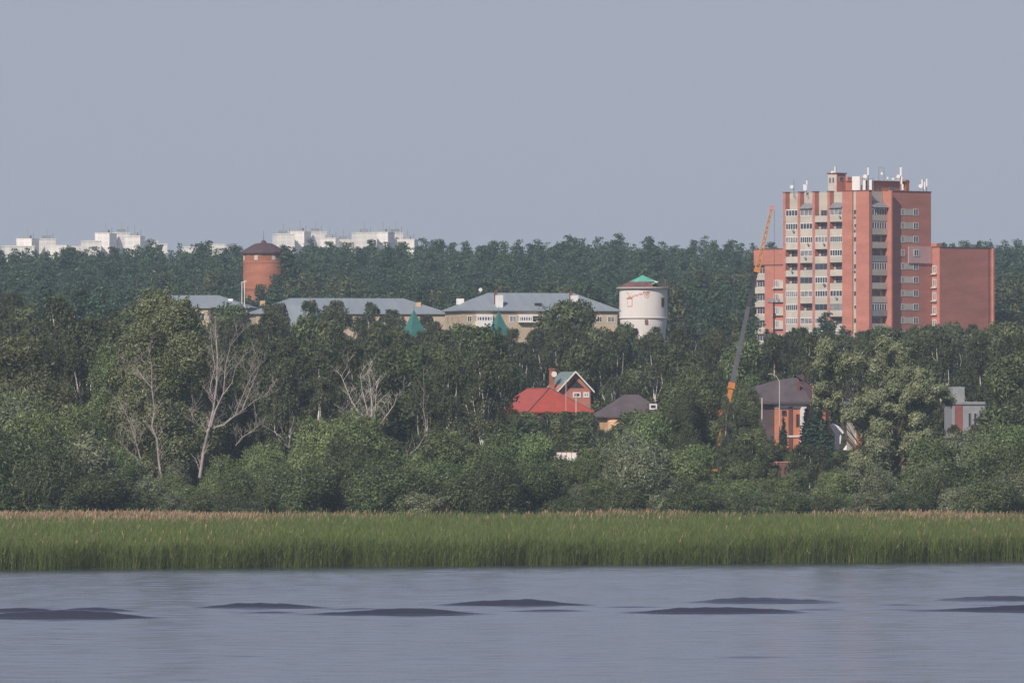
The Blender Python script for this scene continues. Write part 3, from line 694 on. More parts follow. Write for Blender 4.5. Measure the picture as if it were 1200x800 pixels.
# the large grey-green willow: open crown of several heads on forked dark stems
def big_willow():
    H, D, px0 = 21.0, 1180, 1037
    heads = [(-6.5, 17.2, 3.6), (-8.0, 13.2, 2.6), (-2.2, 18.4, 3.2), (1.4, 17.6, 3.6), (4.8, 14.8, 3.0), (6.8, 12.8, 2.9), (5.6, 9.6, 2.6), (-.6, 13.6, 3.0), (-4.6, 12.0, 2.2), (2.6, 12.6, 2.6), (-1.0, 8.2, 3.2), (2.2, 6.0, 2.9), (-2.0, 5.6, 2.2), (4.2, 5.0, 2.4), (.5, 3.2, 2.4)]
    L = []; heads = [(hx * .9, hz, hr * .92) for hx, hz, hr in heads]
    for (hx, hz, hr) in heads:
        for k in range(7):
            a = random.uniform(0, 6.28); q = random.uniform(.2, .85) * hr; b2 = random.uniform(-.7, .8)
            L.append((hx + q * math.cos(a), random.gauss(0, 1.6) + q * math.sin(a), hz + hr * b2 * .8, hr * random.uniform(.26, .42)))
    L += [(random.uniform(-4, 4.5), random.gauss(0, 1.5), random.uniform(6, 16), random.uniform(.8, 1.4)) for _ in range(60)]
    C, Nn = lump_leaves(L, 1300)
    SC = []
    for i in range(420):
        x, y, z, r = random.choice(L); d = Vector((random.gauss(0, .7), random.gauss(0, .7), random.uniform(.2, 1.2))).normalized()
        ln = random.uniform(.4, 1.3)
        for t in range(int(ln * 12)): q = Vector((x, y, z)) + d * (r * .8 + ln * t / (ln * 12)); SC.append(tuple(q))
    C = np.concatenate([C, np.array(SC)]); Nn = np.concatenate([Nn, rng.normal(0, 1, (len(SC), 3))])
    e = thing('willow_tree', (X(px0, D), D, gz(X(px0, D), D)), 'largest grey-green willow, open crown on dark forked stems before the unfinished house', 'willow')
    s = (Z(392, D) - e.location.z) / H; e.scale = (s, s, s)
    tm = MB()
    tm.tube([(.4, 0, -.4), (.2, 0, 3), (-.4, 0, 6), (-.2, .2, 10), (.4, 0, 14)], [.36, .3, .24, .18, .06], 7)
    tm.tube([(.2, 0, 2.2), (-1.2, .3, 5), (-4.4, .2, 8.6), (-5.8, 0, 13), (-6.5, 0, 17)], [.22, .2, .17, .12, .04], 6)
    tm.tube([(.3, 0, 3), (2, 0, 6), (4, .2, 10), (6, 0, 13)], [.22, .18, .12, .04], 6)
    for (x, y, z, r) in L[::3]:
        a = Vector((x * .45, 0, z * .62)); tm.tube([a, Vector((x, y, z)).lerp(a, .4) + Vector((0, 0, -.3)), (x, y, z)], [.08, .06, .02], 5)
    tm.build('trunk', M['bark_dark'], e)
    link('crown', leaf_mesh('willow_tree_crown', C, .09 * rng.uniform(.6, 1.4, len(C)), leafy('grey_green_willow_leaves', [(0,(.12,.155,.075)),(.4,(.20,.24,.125)),(.9,(.28,.32,.18)),(1,(.42,.45,.32))], hue_var=0), Nn, 1.7, .5), e)
big_willow()
plant(WILL[5], 1030, 548, 1118, 'round pale silver bush at the foot of the large willow', 'bush', wf=.8)
plant(PINES[3], 968, 366, 1930, 'dark round tree rising before the balcony columns of the brick tower', 'tree', wf=1.0)
plant(PINES[5], 988, 381, 1920, 'small dark tree before the brick corner of the tower', 'tree', wf=.9)
p = make_broad('broadleaf', M['green'], .10, 26, 12, 9, 1.5, 800, .1, (.16, .24), shoots=80, shape=.5)
plant(p, 815, 440, 1312, 'full green tree hiding the foot of the crane', 'tree', wf=.9)
plant(p, 872, 456, 1308, 'green tree between the crane foot and the brick house', 'tree', wf=.62)
plant(BIRCH[0], 850, 466, 1268, 'thin birch standing before the orange foot of the crane boom', 'birch', wf=.5)
plant(BROAD[1], 668, 357, 1700, 'round-topped tree covering the wall of the grey hip-roofed house', 'tree', wf=1.2)
plant(p, 801, 466, 1306, 'smaller green tree by the brown hip roof', 'tree', wf=.6)
plant(p, 22, 470, 1172, 'deep green rounded tree low under the olive crown', 'tree', wf=.9)
plant(p, 85, 484, 1172, 'deep green rounded tree next to the leaning willow', 'tree', wf=.7)

# ------------------------------------------------------------------ dead trees
def dead_tree(px, D, pix_base, stems, label, name='dead_tree', rad=.2, seed=1, depth=3, tint='bark_dead'):
    rs = random.Random(seed)
    x0 = X(px, D); z0 = gz(x0, D)
    e = thing(name, (x0, D, z0), label, 'dead tree')
    def conv(p): return Vector((X(p[0], D) - x0, p[2] if len(p) > 2 else rs.gauss(0, .25), Z(p[1], D) - z0))
    def twig(mb, p, d, ln, r, lev):
        n_ = 5; pts = [p]; q = p; dd = d.normalized()
        for i in range(n_):
            dd = (dd + Vector((rs.gauss(0, .17), rs.gauss(0, .17), .07))).normalized(); q = q + dd * ln / n_; pts.append(q)
        mb.tube(pts, [max(.012, r * (1 - .85 * i / n_)) for i in range(n_ + 1)], 5)
        if lev > 0:
            for k in range(rs.randint(4, 5)):
                i = rs.randint(1, n_ - 1); sgn = rs.choice((-1, 1))
                nd = (dd + Vector((sgn * rs.uniform(.5, 1.0), rs.gauss(0, .6), rs.uniform(-.1, .5)))).normalized()
                twig(mb, pts[i], nd, ln * rs.uniform(.45, .7), r * .55, lev - 1)
    main = MB()
    for si, (path, r) in enumerate(stems):
        r *= .68; pts = [conv(p) for p in path]
        n_ = len(pts)
        mb = main if si == 0 else MB()
        mb.tube(pts, [max(.02, r * (1 - .78 * i / max(1, n_ - 1))) for i in range(n_)], 7)
        for i in range(1, n_):
            for k in range(3 if depth > 2 else 2):
                t = rs.random(); p = pts[i - 1].lerp(pts[i], t); d = (pts[i] - pts[i - 1]).normalized()
                sg = rs.choice((-1, 1)); nd = d * .8 + Vector((sg * rs.uniform(.5, .95), rs.gauss(0, .5), .25))
                twig(mb, p, nd, rs.uniform(1.0, 2.6), r * .38 * (1 - .5 * i / n_), depth - 2)
        if si: mb.build('branch', M[tint], e)
    main.build('trunk', M[tint], e)
    return e
dead_tree(236, 1174, 560, [
    ([(234, 560), (238, 530), (244, 505), (250, 480), (254, 450), (255, 420), (253, 395), (252, 370)], .30),
    ([(247, 500), (252, 482), (262, 460), (264, 430), (270, 405), (284, 388)], .17),
    ([(250, 470), (246, 455), (252, 430), (248, 405), (246, 382)], .14),
    ([(243, 503), (262, 498), (275, 487), (288, 478), (300, 468), (312, 464), (318, 450)], .15),
    ([(284, 480), (292, 460), (300, 440), (306, 422)], .11),
    ([(276, 485), (288, 455), (296, 438), (304, 425)], .09),
    ([(262, 462), (272, 448), (276, 430), (290, 412)], .1),
    ([(240, 506), (228, 492), (222, 478)], .07),
    ([(276, 522), (284, 512), (296, 505), (306, 494)], .10)],
    'largest bare dead tree, pale leafless limbs spread against the dark wood', seed=3)
dead_tree(430, 1172, 520, [
    ([(430, 520), (427, 500), (424, 488), (412, 470), (403, 448), (399, 438)], .16),
    ([(432, 500), (430, 480), (424, 455), (422, 438)], .12),
    ([(434, 500), (436, 475), (434, 450), (430, 435)], .12),
    ([(436, 502), (440, 478), (441, 455), (446, 440)], .11),
    ([(440, 505), (452, 488), (462, 474), (466, 460)], .10),
    ([(426, 498), (418, 492), (410, 488)], .06)],
    'fan of bare pale dead branches rising from the willow clump', seed=8, tint='bark_pale')
dead_tree(184, 1174, 570, [
    ([(190, 565), (186, 540), (184, 515), (178, 500), (181, 480), (178, 455), (170, 445), (160, 432), (152, 425)], .20),
    ([(178, 456), (178, 430), (174, 405)], .10), ([(170, 446), (160, 440), (150, 436)], .07)],
    'crooked grey half-bare stem inside the tall loose willow', name='bare_stem', seed=12)
dead_tree(165, 1173, 560, [
    ([(166, 542), (160, 520), (154, 500), (148, 485), (140, 470)], .13), ([(164, 540), (150, 528), (138, 515)], .08), ([(160, 522), (158, 505), (152, 488)], .09)],
    'small forked bare stem low beside the leaning willow', name='bare_stem', seed=15)
dead_tree(480, 1174, 560, [([(473, 540), (480, 532), (490, 524), (498, 510), (499, 495), (496, 480), (497, 455), (496, 430)], .11)],
    'thin curved bare stem leaning out right of the dead branch fan'.replace('right of', 'beside'), name='bare_stem', seed=21, depth=2)
dead_tree(330, 1175, 540, [([(338, 525), (330, 512), (320, 505), (306, 497)], .09), ([(338, 525), (342, 500), (345, 488)], .07)],
    'low bare branch reaching over the bushes between the two dead trees', name='bare_stem', seed=23, depth=2)

# ------------------------------------------------------------------ building helpers
def window(parent, axis, a0, a1, z0, z1, off, frame='white', glass='glass', mull=1, sign=-1, name='window', dep=.08, t=.09):
    """window on a local wall: axis 'x' -> wall normal is x (plane x=off), spans y; axis 'y' -> plane y=off, spans x"""
    fm = MB(); gm = MB()
    def bx(mb, u0, u1, w0, w1, d0, d1):
        lo, hi = off + sign * d1, off + sign * d0
        if lo > hi: lo, hi = hi, lo
        if axis == 'x': mb.box(lo, hi, u0, u1, w0, w1)
        else: mb.box(u0, u1, lo, hi, w0, w1)
    bx(fm, a0, a1, z1 - t, z1, .0, dep); bx(fm, a0, a1, z0, z0 + t, .0, dep)
    bx(fm, a0, a0 + t, z0 + t, z1 - t, .0, dep); bx(fm, a1 - t, a1, z0 + t, z1 - t, .0, dep)
    for k in range(1, mull + 1):
        u = a0 + (a1 - a0) * k / (mull + 1); bx(fm, u - t * .4, u + t * .4, z0 + t, z1 - t, .0, dep)
    bx(gm, a0 + t, a1 - t, z0 + t, z1 - t, .005, dep * .45)
    f = fm.build(name, M[frame], parent); gm.build('pane', M[glass], f); return f
def hip_roof(mb, x0, x1, y0, y1, ze, zr, inset0, inset1, th=.25, m=0, fascia=None):
    """ridge along x; inset0/1 = distance of ridge ends from the ends (0 = gable)"""
    ym = (y0 + y1) / 2
    A = [(x0,y0,ze),(x1,y0,ze),(x1,y1,ze),(x0,y1,ze)]; B = [(x0,y0,ze-th),(x1,y0,ze-th),(x1,y1,ze-th),(x0,y1,ze-th)]
    r0 = (x0+inset0, ym, zr); r1 = (x1-inset1, ym, zr)
    mb.poly(A + [r0, r1], [(0,1,5,4), (1,2,5), (2,3,4,5), (3,0,4)], m)
    mb.poly(A + B, [(0,4,5,1),(1,5,6,2),(2,6,7,3),(3,7,4,0),(4,7,6,5)], m if fascia is None else fascia)

# ------------------------------------------------------------------ tall brick apartment tower
D0 = 1995.0; PC = 1015.8; K = PXM(2000) * math.cos(R(45))   # px per local metre along either axis
base_z = gz(X(PC, D0), D0) - 2
T = thing('apartment_tower', (X(PC + 2.7, D0), D0, base_z), 'tall orange brick apartment tower with pale balcony columns and rooftop antennas', 'apartment building', R(45))
def lz(py): return Z(py, 2000) - base_z
zt = lz(224.0); FL = 2.80; zc0 = lz(248.0)       # roof; middle of the top window row
wb = MB()
wb.box(1.35, 18.9, 1.35, 24.4, 0, zt - .9)
wb.box(5.6, 18.9, 0, 1.36, 0, zt, 1 * 0)
wb.box(0, .85, 0, 3.7, 0, zt)
wb.box(0, 1.36, 4.7, 7.6, 0, zt)
for y0 in (23.7, 19.55, 15.35, 11.1): wb.box(0, 1.36, y0, y0 + .7, 0, zt)
wb.box(5.5, 5.9, -1.2, .0, 0, zt + .1)
wb.box(1.36, 18.9, 24.0, 24.398, zt - .9, zt); wb.box(18.5, 18.898, 1.36, 24.0, zt - .9, zt)
# darker glazed courses on the brick corner
wb.build('wall', M['brick_o'], T)
lw = MB()   # pale recess walls behind the loggias
for (a, b_) in ((20.25, 23.7), (16.05, 19.55), (11.8, 15.35), (7.6, 11.1)): lw.box(1.30, 1.349, a + .003, b_ - .003, 0, zt - .1)
lw.box(.35, .6, 3.703, 4.697, 0, zt - .1)
lw.box(.853, 5.497, 1.30, 1.349, 0, zt - .1)
lw.build('loggia_wall', M['light_brick'], T)
cop = MB()
for (x0, x1, y0, y1) in ((-.12, .97, -.12, 3.8), (-.12, 1.4, 4.6, 7.7), (5.4, 19.02, -.12, .28)): cop.box(x0, x1, y0, y1, zt + .0, zt + .14)
for y0 in (23.7, 19.55, 15.35, 11.1): cop.box(-.12, 1.4, y0 - .08, y0 + .78, zt, zt + .14)
cop.build('coping', M['roof_rust'], T)
rail_kinds = {'g': 'curtain', 'd': 'void'}
bays = [(20.25, 23.7), (16.05, 19.55), (11.8, 15.35), (7.6, 11.1)]
pat = ['wWdW', 'wwdd', 'wwww', 'dWdw', 'ddgd', 'dgwd', 'wWww', 'wdgg', 'wWWd', 'wwWw', 'wwww', 'dwww']
rb = random.Random(4)
for k in range(12):
    zc = zc0 - FL * k
    for j, (a, b_) in enumerate(bays):
        ch = pat[k][j]
        rl = MB(); rl.box(0.06, .16, a + .003, b_ - .003, zc - 2.05, zc - .72); rl.box(.16, 1.3, a + .003, b_ - .003, zc - 1.98, zc - 1.84)
        bal = rl.build('balcony', M['light_brick' if rb.random() < .6 else 'light_panel'], T)
        if ch in 'wWg':
            fm = MB(); gm = MB(); nn = rb.choice((4, 5, 6)) if ch == 'w' else 3; t = .10 if ch == 'w' else .07
            z0_, z1_ = zc - .72, zc + .62
            fm.box(.04, .14, a + .003, b_ - .003, z1_ - .12, z1_); fm.box(.04, .14, a + .003, b_ - .003, z0_, z0_ + .1)
            for q in range(nn + 1):
                yy = a + .05 + (b_ - a - .1) * q / nn; fm.box(.04, .14, yy - t / 2, yy + t / 2, z0_ + .1, z1_ - .12)
            gm.box(.08, .11, a + .06, b_ - .06, z0_ + .1, z1_ - .12)
            gl = fm.build('glazing', M['white' if ch != 'g' else 'grey_metal'], bal); gm.build('pane', M['curtain' if ch == 'W' or rb.random() < .45 else 'glass'], gl)
            lt = MB(); lt.box(.07, .2, a + .003, b_ - .003, zc + .62, zc + .75); lt.build('lintel', M['light_panel'], bal)
        else:
            # open loggia: dark door and window at the back, clutter edge
            window(bal, 'x', a + .5, b_ - .6, zc - .9, zc + .45, 1.30, 'grey_metal', 'glass', 2)
            rr_ = MB(); rr_.box(.09, .13, a + .1, b_ - .1, zc - .6, zc - .55); rr_.build('handrail', M['dark'], bal)
    # brick corner side: loggias facing the other way
    rl = MB(); rl.box(.853, 5.497, .06, .16, zc - 2.0, zc - .72); rl.box(.86, 5.49, .16, 1.3, zc - 1.98, zc - 1.84)
    bal = rl.build('balcony', M['concrete'] if k % 4 == 3 else M['light_brick'], T)
    if k in (0, 1, 4, 7, 10):
        fm = MB(); gm = MB()
        for q in range(7):
            xx = .95 + 4.45 * q / 6; fm.box(xx - .06, xx + .06, .04, .14, zc - .72, zc + .6)
        fm.box(.853, 5.497, .02, .12, zc + .5, zc + .62); gm.box(1.0, 5.4, .08, .11, zc - .7, zc + .5)
        gl = fm.build('glazing', M['white'], bal); gm.build('pane', M['glass'], gl)
    else: window(bal, 'y', 1.6, 4.6, zc - .9, zc + .45, 1.30, 'grey_metal', 'glass', 2)
    # narrow stair window in the pale strip
    if k % 1 == 0: window(T, 'x', 3.85, 4.55, zc - .6, zc + .35, .35, 'white' if k % 2 else 'grey_metal', 'glass', 0)
    # right-hand wall: two windows with a pale panel between
    if k != 3: window(T, 'y', 9.7, 10.85, zc - .68, zc + .62, 0, 'white', 'glass', 1); 
    else: window(T, 'y', 9.7, 10.85, zc - .68, zc + .62, 0, 'white', 'glass', 1)
    yo = -.16 if k == 3 else 0
    window(T, 'y', 13.45, 14.95, zc - .72, zc + .66, yo, 'white', 'glass', 1)
    if k != 3:
        pm = MB(); pm.box(10.86, 13.44, -.05, -.003, zc - .68, zc + .62); pm.build('infill_panel', M['light_brick'], T)
im = MB(); im.box(11.9, 18.95, -.15, -.004, lz(307), lz(288.2)); im.build('insulated_patch', M['pink'], T)
cm = MB(); cm.box(11.8, 19.1, -.25, .0, lz(308.2), lz(307.05)); cm.build('patch_drip_edge', M['redpaint'], T)
# little sloping roofs over the top balconies
for j in (1, 3):
    a, b_ = bays[j]; sm = MB()
    sm.poly([(-.35, a, zc0 + .85), (-.35, b_, zc0 + .85), (1.29, b_, zc0 + 2.0), (1.29, a, zc0 + 2.0), (-.35, a, zc0 + .78), (-.35, b_, zc0 + .78), (1.29, b_, zc0 + 1.9), (1.29, a, zc0 + 1.9)],
            [(0,3,2,1),(4,5,6,7),(0,1,5,4),(1,2,6,5),(2,3,7,6),(3,0,4,7)]); sm.build('balcony_roof', M['grey_metal'], T)
sm = MB(); sm.poly([(.86, -.5, zc0 + .85), (5.45, -.5, zc0 + .85), (5.45, 1.29, zc0 + 2.2), (.86, 1.29, zc0 + 2.2), (.86, -.5, zc0 + .75), (5.45, -.5, zc0 + .75), (5.45, 1.29, zc0 + 2.1), (.86, 1.29, zc0 + 2.1)],
        [(0,1,2,3),(4,7,6,5),(0,4,5,1),(1,5,6,2),(2,6,7,3),(3,7,4,0)]); sm.build('balcony_roof', M['grey_metal'], T)
# satellite dishes and conditioners on the balconies are too small except a few
for (y_, k) in ((21.2, 1), (17.0, 2), (12.5, 2), (17.8, 3), (8.0, 0), (21.6, 4), (12.3, 5), (9.0, 6), (12.5, 5)):
    zc = zc0 - FL * k; dm = MB(); dm.tube([(-.35, y_, zc - 1.0), (-.25, y_, zc - 1.0)], [.28, .08], 12); dm.tube([(-.3, y_, zc - 1.0), (.1, y_, zc - 1.0)], .04, 5)
    dm.build('satellite_dish', M['grey_metal'], T)
for k in (0, 1, 4):
    zc = zc0 - FL * k; dm = MB(); dm.tube([(-.15, 4.2, zc - .95), (.0, 4.2, zc - .95)], [.28, .08], 12); dm.tube([(-.05, 4.2, zc - .95), (.4, 4.2, zc - .95)], .04, 5); dm.build('satellite_dish', M['grey_metal'], T)
# roof structures
ph = MB(); ph.box(4.2, 6.9, 13.0, 15.5, zt - 1, lz(202.5)); ph.box(6.9, 8.1, 12.4, 14.5, zt - 1, lz(206)); ph.build('stair_head', M['brick_o'], T)
ph = MB(); ph.box(4.12, 4.197, 13.05, 15.45, zt - .8, lz(203.3)); ph.build('stair_head_plaster', M['light_panel'], T)
ph = MB(); ph.box(4.0, 7.1, 12.8, 15.7, lz(202.5), lz(201.3)); ph.build('stair_head_roof', M['roof_rust'], T)
window(T, 'y', 5.0, 6.1, lz(211), lz(206), 13.0, 'grey_metal', 'glass', 0)
for y_ in (13.7, 14.6): window(T, 'x', y_, y_ + .45, lz(213), lz(207), 4.12, 'grey_metal', 'glass', 0)
mr = MB(); mr.box(6, 18, 6, 12, zt - 1, lz(211.8)); mr.box(17.2, 18.3, 5.6, 6.6, zt - 1, lz(209)); mr.build('machine_room', M['brick_old'], T)
mr = MB(); mr.box(5.8, 18.4, 5.5, 12.2, lz(211.8) + .003, lz(211.0)); mr.build('machine_room_roof', M['roof_rust'], T)
for x_ in (8.6, 12.6): window(T, 'y', x_, x_ + 1.5, lz(222), lz(218), 6.0, 'grey_metal', 'glass', 1)

# antennas (stand on the roof: things of their own)
def world_of(lx, ly, z): 
    c = math.cos(R(45)); return (T.location.x + (lx - ly) * c, T.location.y + (lx + ly) * c, base_z + z)
def antenna(px, py0, py1, label, panels=(), dish=None, off=8.0, r=.09, name='antenna_mast', base_lz=None, frame=None, box=None):
    ly = off; lx = (px - PC) / K + ly
    if lx < .6: ly += .6 - lx; lx = .6
    o = thing(name, world_of(lx, ly, base_lz if base_lz is not None else zt - .9), label, 'antenna', R(0), 'antennas on the apartment tower roof')
    z0 = o.location.z; k = PXM(2000)
    h = Z(py0, 2000) - z0
    mb = MB(); mb.tube([(0, 0, 0), (0, 0, h)], [r, r * .6], 6); mb.tube([(0, 0, 0), (.5, 0, 0)], .05, 4); mb.build('mast', M['grey_metal'], o)
    for (dx, za, zb, wdt) in panels:
        b_ = MB(); b_.box(dx / k - wdt / 2, dx / k + wdt / 2, -.28, -.12, Z(zb, 2000) - z0, Z(za, 2000) - z0); b_.tube([(0, 0, (Z(za, 2000) + Z(zb, 2000)) / 2 - z0), (dx / k, -.15, (Z(za, 2000) + Z(zb, 2000)) / 2 - z0)], .03, 4)
        b_.build('panel_antenna', M['white'], o)
    if dish:
        dx, dy, rad = dish; b_ = MB(); zz = Z(dy, 2000) - z0
        b_.tube([(dx / k, -.5, zz), (dx / k, -.32, zz), (dx / k, -.1, zz)], [rad, rad, rad * .3], 14); b_.tube([(dx / k, -.1, zz), (0, 0, zz)], .04, 4); b_.build('dish', M['white'], o)
    return o
antenna(930.5, 209, 0, 'thin mast with round white dish at the far end of the tower roof', dish=(-2.5, 217.5, .38), off=22)
antenna(945.0, 208, 0, 'short mast with a broad white panel over the balcony columns', panels=[(-1.8, 215, 222, .75), (.2, 210, 216, .25)], off=18)
antenna(979.5, 193, 0, 'mast on the tallest brick stair head', panels=[(-1, 194, 202, .28)], dish=(-4.2, 200.5, .3), off=14, base_lz=lz(201.3))
antenna(1016.5, 194, 0, 'white pole beside the white equipment cabin', panels=[(-.5, 196, 205, .3)], dish=(-4, 206.5, .42), off=5, r=.12)
antenna(1030.0, 194.5, 0, 'front leg of the square antenna gantry', off=7.5, r=.07, base_lz=lz(211))
gq = antenna(1036.5, 194.5, 0, 'rear leg of the square antenna gantry with its cross bars', dish=(-3, 202, .28), off=7.5, r=.07, base_lz=lz(211))
mb = MB(); k_ = PXM(2000)
for yy in (195, 201): mb.box(-6.5 / k_, 0, -.05, .05, Z(yy, 2000) - gq.location.z - .05, Z(yy, 2000) - gq.location.z + .05)
mb.build('cross_bars', M['grey_metal'], gq)
antenna(1055.0, 193, 0, 'tall thick whitish antenna pole over the windowed wall', panels=[(.3, 195, 205, .36), (-2.6, 205, 210, .3), (1.2, 206, 215, .3), (2.4, 215, 222, .4)], dish=(-2.6, 206, .4), off=3, r=.13)
antenna(1047.5, 205, 0, 'thin short mast behind the thick whitish pole', off=8, r=.05, base_lz=lz(211), dish=(.0, 208, .25))
antenna(1040.5, 206, 0, 'stub mast near the square gantry', off=7, r=.06, base_lz=lz(211), panels=[(0, 206, 209, .3)])
antenna(1078.5, 213, 0, 'small dish mast of the end cluster', dish=(.5, 217, .42), off=1.5, r=.07)
antenna(1082.5, 208, 0, 'middle mast of the end cluster with slim white panels', panels=[(-1.5, 209, 217, .28), (1.2, 212, 221, .26)], off=1.2, r=.08)
antenna(1086.5, 206.5, 0, 'tallest slim panel mast at the corner end of the tower roof', panels=[(.2, 208, 218, .26)], off=1.6, r=.08)
eb = thing('equipment_cabin', world_of(3.2, 5.6, zt - .9), 'white equipment cabin at the corner of the tower roof', 'equipment cabin', R(45), 'roof equipment')
mb = MB(); mb.box(0, 1.6, 0, 2.15, 0, 4.0); mb.build('body', M['white'], eb); mb = MB(); mb.box(.3, 1.2, -.03, -.002, .3, 2.2); mb.build('door', M['grey_metal'], eb)
lf = thing('antenna_rack', world_of(3.2, 3.6, zt - .9), 'zigzag white lattice rack beside the white equipment cabin', 'antenna rack', 0, 'roof equipment')
mb = MB()
for xx in (-.9, .2, 1.3): mb.tube([(xx, 0, 0), (xx, 0, 3.6)], .07, 5)
for i in range(4): mb.tube([(-.9, 0, .3 + i * .85), (1.3, 0, 1.0 + i * .85)], .05, 4)
mb.build('frame', M['grey_metal'], lf); 
for xx in (-.55, .75): 
    mb = MB(); mb.box(xx - .28, xx + .28, -.2, -.06, 1.0, 3.2); mb.build('panel_antenna', M['white'], lf)

# lower wings of the block
WL = thing('brick_wing', world_of(1.2, 24.6, 0), 'lower orange brick wing with loggias beside the raised crane boom', 'apartment building', R(45))
wt = lz(290.3)
def ly_(px): return (PC + K * 1.2 - px) / K - 24.6
mb = MB(); y1 = ly_(884.5); ya = ly_(897); 
mb.box(0, 10, 0, ya, 0, wt); mb.box(.8, 10, ya, y1, 0, wt); mb.box(0, .8, ya, y1, lz(308.5), wt); mb.build('wall', M['brick_o'], WL)
mb = MB(); mb.box(-.1, 10, -.02, y1 + .1, wt, wt + .15); mb.build('coping', M['roof_rust'], WL)
mb = MB(); mb.box(-.12, -.003, .3, y1, lz(309.3), lz(308.2)); mb.build('string_course', M['roof_rust'], WL)
for k in range(5):
    zc = lz(331 + 15.9 * k)
    window(WL, 'x', 2.0, 3.5, zc - .75, zc + .75, 0, 'white', 'curtain', 2)
    mb = MB(); mb.box(-.35, -.003, .5, 1.95, zc - .8, zc + .7); mb.build('balcony_box', M['light_panel'], WL)
    mb = MB(); mb.box(-.5, -.003, .4, 3.7, zc - 1.05, zc - .82); mb.build('ledge', M['light_panel'], WL)
for k in range(-1, 5):
    zc = lz(331 + 15.9 * k)
    mb = MB(); mb.box(.05, .15, ya + .02, y1 - .3, zc - 2.0, zc - .7); bal = mb.build('balcony', M['light_brick'], WL)
    window(bal, 'x', ya + .3, y1 - .5, zc - .7, zc + .6, .6, 'white', 'glass', 2)
WR = thing('brick_wing', world_of(19.1, -2.2, 0), 'lower brick wing with a broad windowless red gable wall', 'apartment building', R(45))
mb = MB(); wt = lz(289.3); mb.box(0, 16.0, 0, 14, 0, wt); mb.box(16.0, 16.4, -.55, 13, 0, wt + .05); mb.build('wall', M['brick_o'], WR)
mb = MB(); mb.box(-.1, 16.5, -.1, 14.1, wt + .06, wt + .2); mb.build('coping', M['roof_rust'], WR)
mb = MB(); mb.box(15.0, 15.12, -.1, -.003, 0, wt - .1); mb.build('downpipe', M['roof_rust'], WR)
mb = MB(); mb.box(-.2, 1.3, .6, 2.4, wt + .2, wt + .9); mb.build('roof_hatch', M['brick_o'], WR)
for k in range(5):
    zc = lz(315 + 15.9 * k); mb = MB(); 
    window(WR, 'x', .9, 1.9, zc - .8, zc + .8, 0, 'white', 'curtain', 1)
    mb = MB(); mb.box(-.45, -.003, .7, 2.1, zc - 1.1, zc - .82); mb.build('ledge', M['light_panel'], WR)

# ------------------------------------------------------------------ round brick water tower
D = 2300; cx = X(309, D); z0 = gz(cx, D) - 1; r_ = 24.2 / PXM(D)
o = thing('water_tower', (cx, D, z0), 'round red brick water tower with a dark cone roof above the pines', 'water tower')
e_ = Z(297, D) - z0
mb = MB(); mb.lathe([(r_ * .93, 0), (r_ * .95, e_ - 9), (r_, e_ - 8.3), (r_, e_ - 2.4), (r_ * 1.015, e_ - 2.3), (r_ * 1.015, e_ - 2.0), (r_, e_ - 1.95), (r_, e_)], 40)
mb.build('wall', M['brick_old'], o, False)
mb = MB(); mb.lathe([(r_ * 1.12, e_ - .15), (r_ * 1.14, e_ + .25), (r_ * 1.12, e_ + .4), (r_ * .45, e_ + 2.3), (.7, Z(284.5, D) - z0), (.55, Z(282.5, D) - z0), (.05, Z(281, D) - z0)], 12); mb.build('roof', M['roof_dark'], o)
mb = MB(); mb.tube([(0, 0, Z(283, D) - z0), (0, 0, Z(270, D) - z0)], [.06, .03], 5); mb.build('lightning_rod', M['dark'], o)
for a in range(-70, 31, 50):
    w_ = MB(); t = R(a - 90); cxx, cyy = math.cos(t) * r_, math.sin(t) * r_
    w_.box(-.45, .45, -.06, .1, e_ - 1.6, e_ - .5); q = w_.build('window', M['light_panel'], o); q.location = (cxx, cyy, 0); q.rotation_euler = (0, 0, t + R(90))
# ------------------------------------------------------------------ whitewashed water tower
D = 1850; cx = X(754, D); z0 = gz(cx, D) - 1; kk = PXM(D); r_ = 28.6 / kk
o = thing('water_tower', (cx, D, z0), 'whitewashed round water tower with torn green and rust cone roof', 'water tower')
zz = lambda py: Z(py, D) - z0
mb = MB(); mb.lathe([(r_ * .86, 0), (r_ * .90, zz(392)), (r_ * .95, zz(380)), (r_ * .965, zz(373.5)), (r_ * 1.0, zz(373)), (r_ * 1.0, zz(372)), (r_ * .985, zz(371.8)), (r_ * .985, zz(341)), (r_ * .985, zz(338.2))], 48)
mb.build('wall', M['offwhite'], o)
mb = MB(); mb.lathe([(r_ * .99, zz(338.6)), (r_ * 1.10, zz(338.2)), (r_ * 1.11, zz(336.8)), (r_ * 1.05, zz(336.6))], 40, m=0); mb.build('cornice', M['light_panel'], o)
mb = MB(); mb.lathe([(r_ * 1.005, zz(373.2)), (r_ * 1.015, zz(372.8)), (r_ * 1.005, zz(372.2))], 48, cap=False); mb.build('band', M['light_panel'], o)
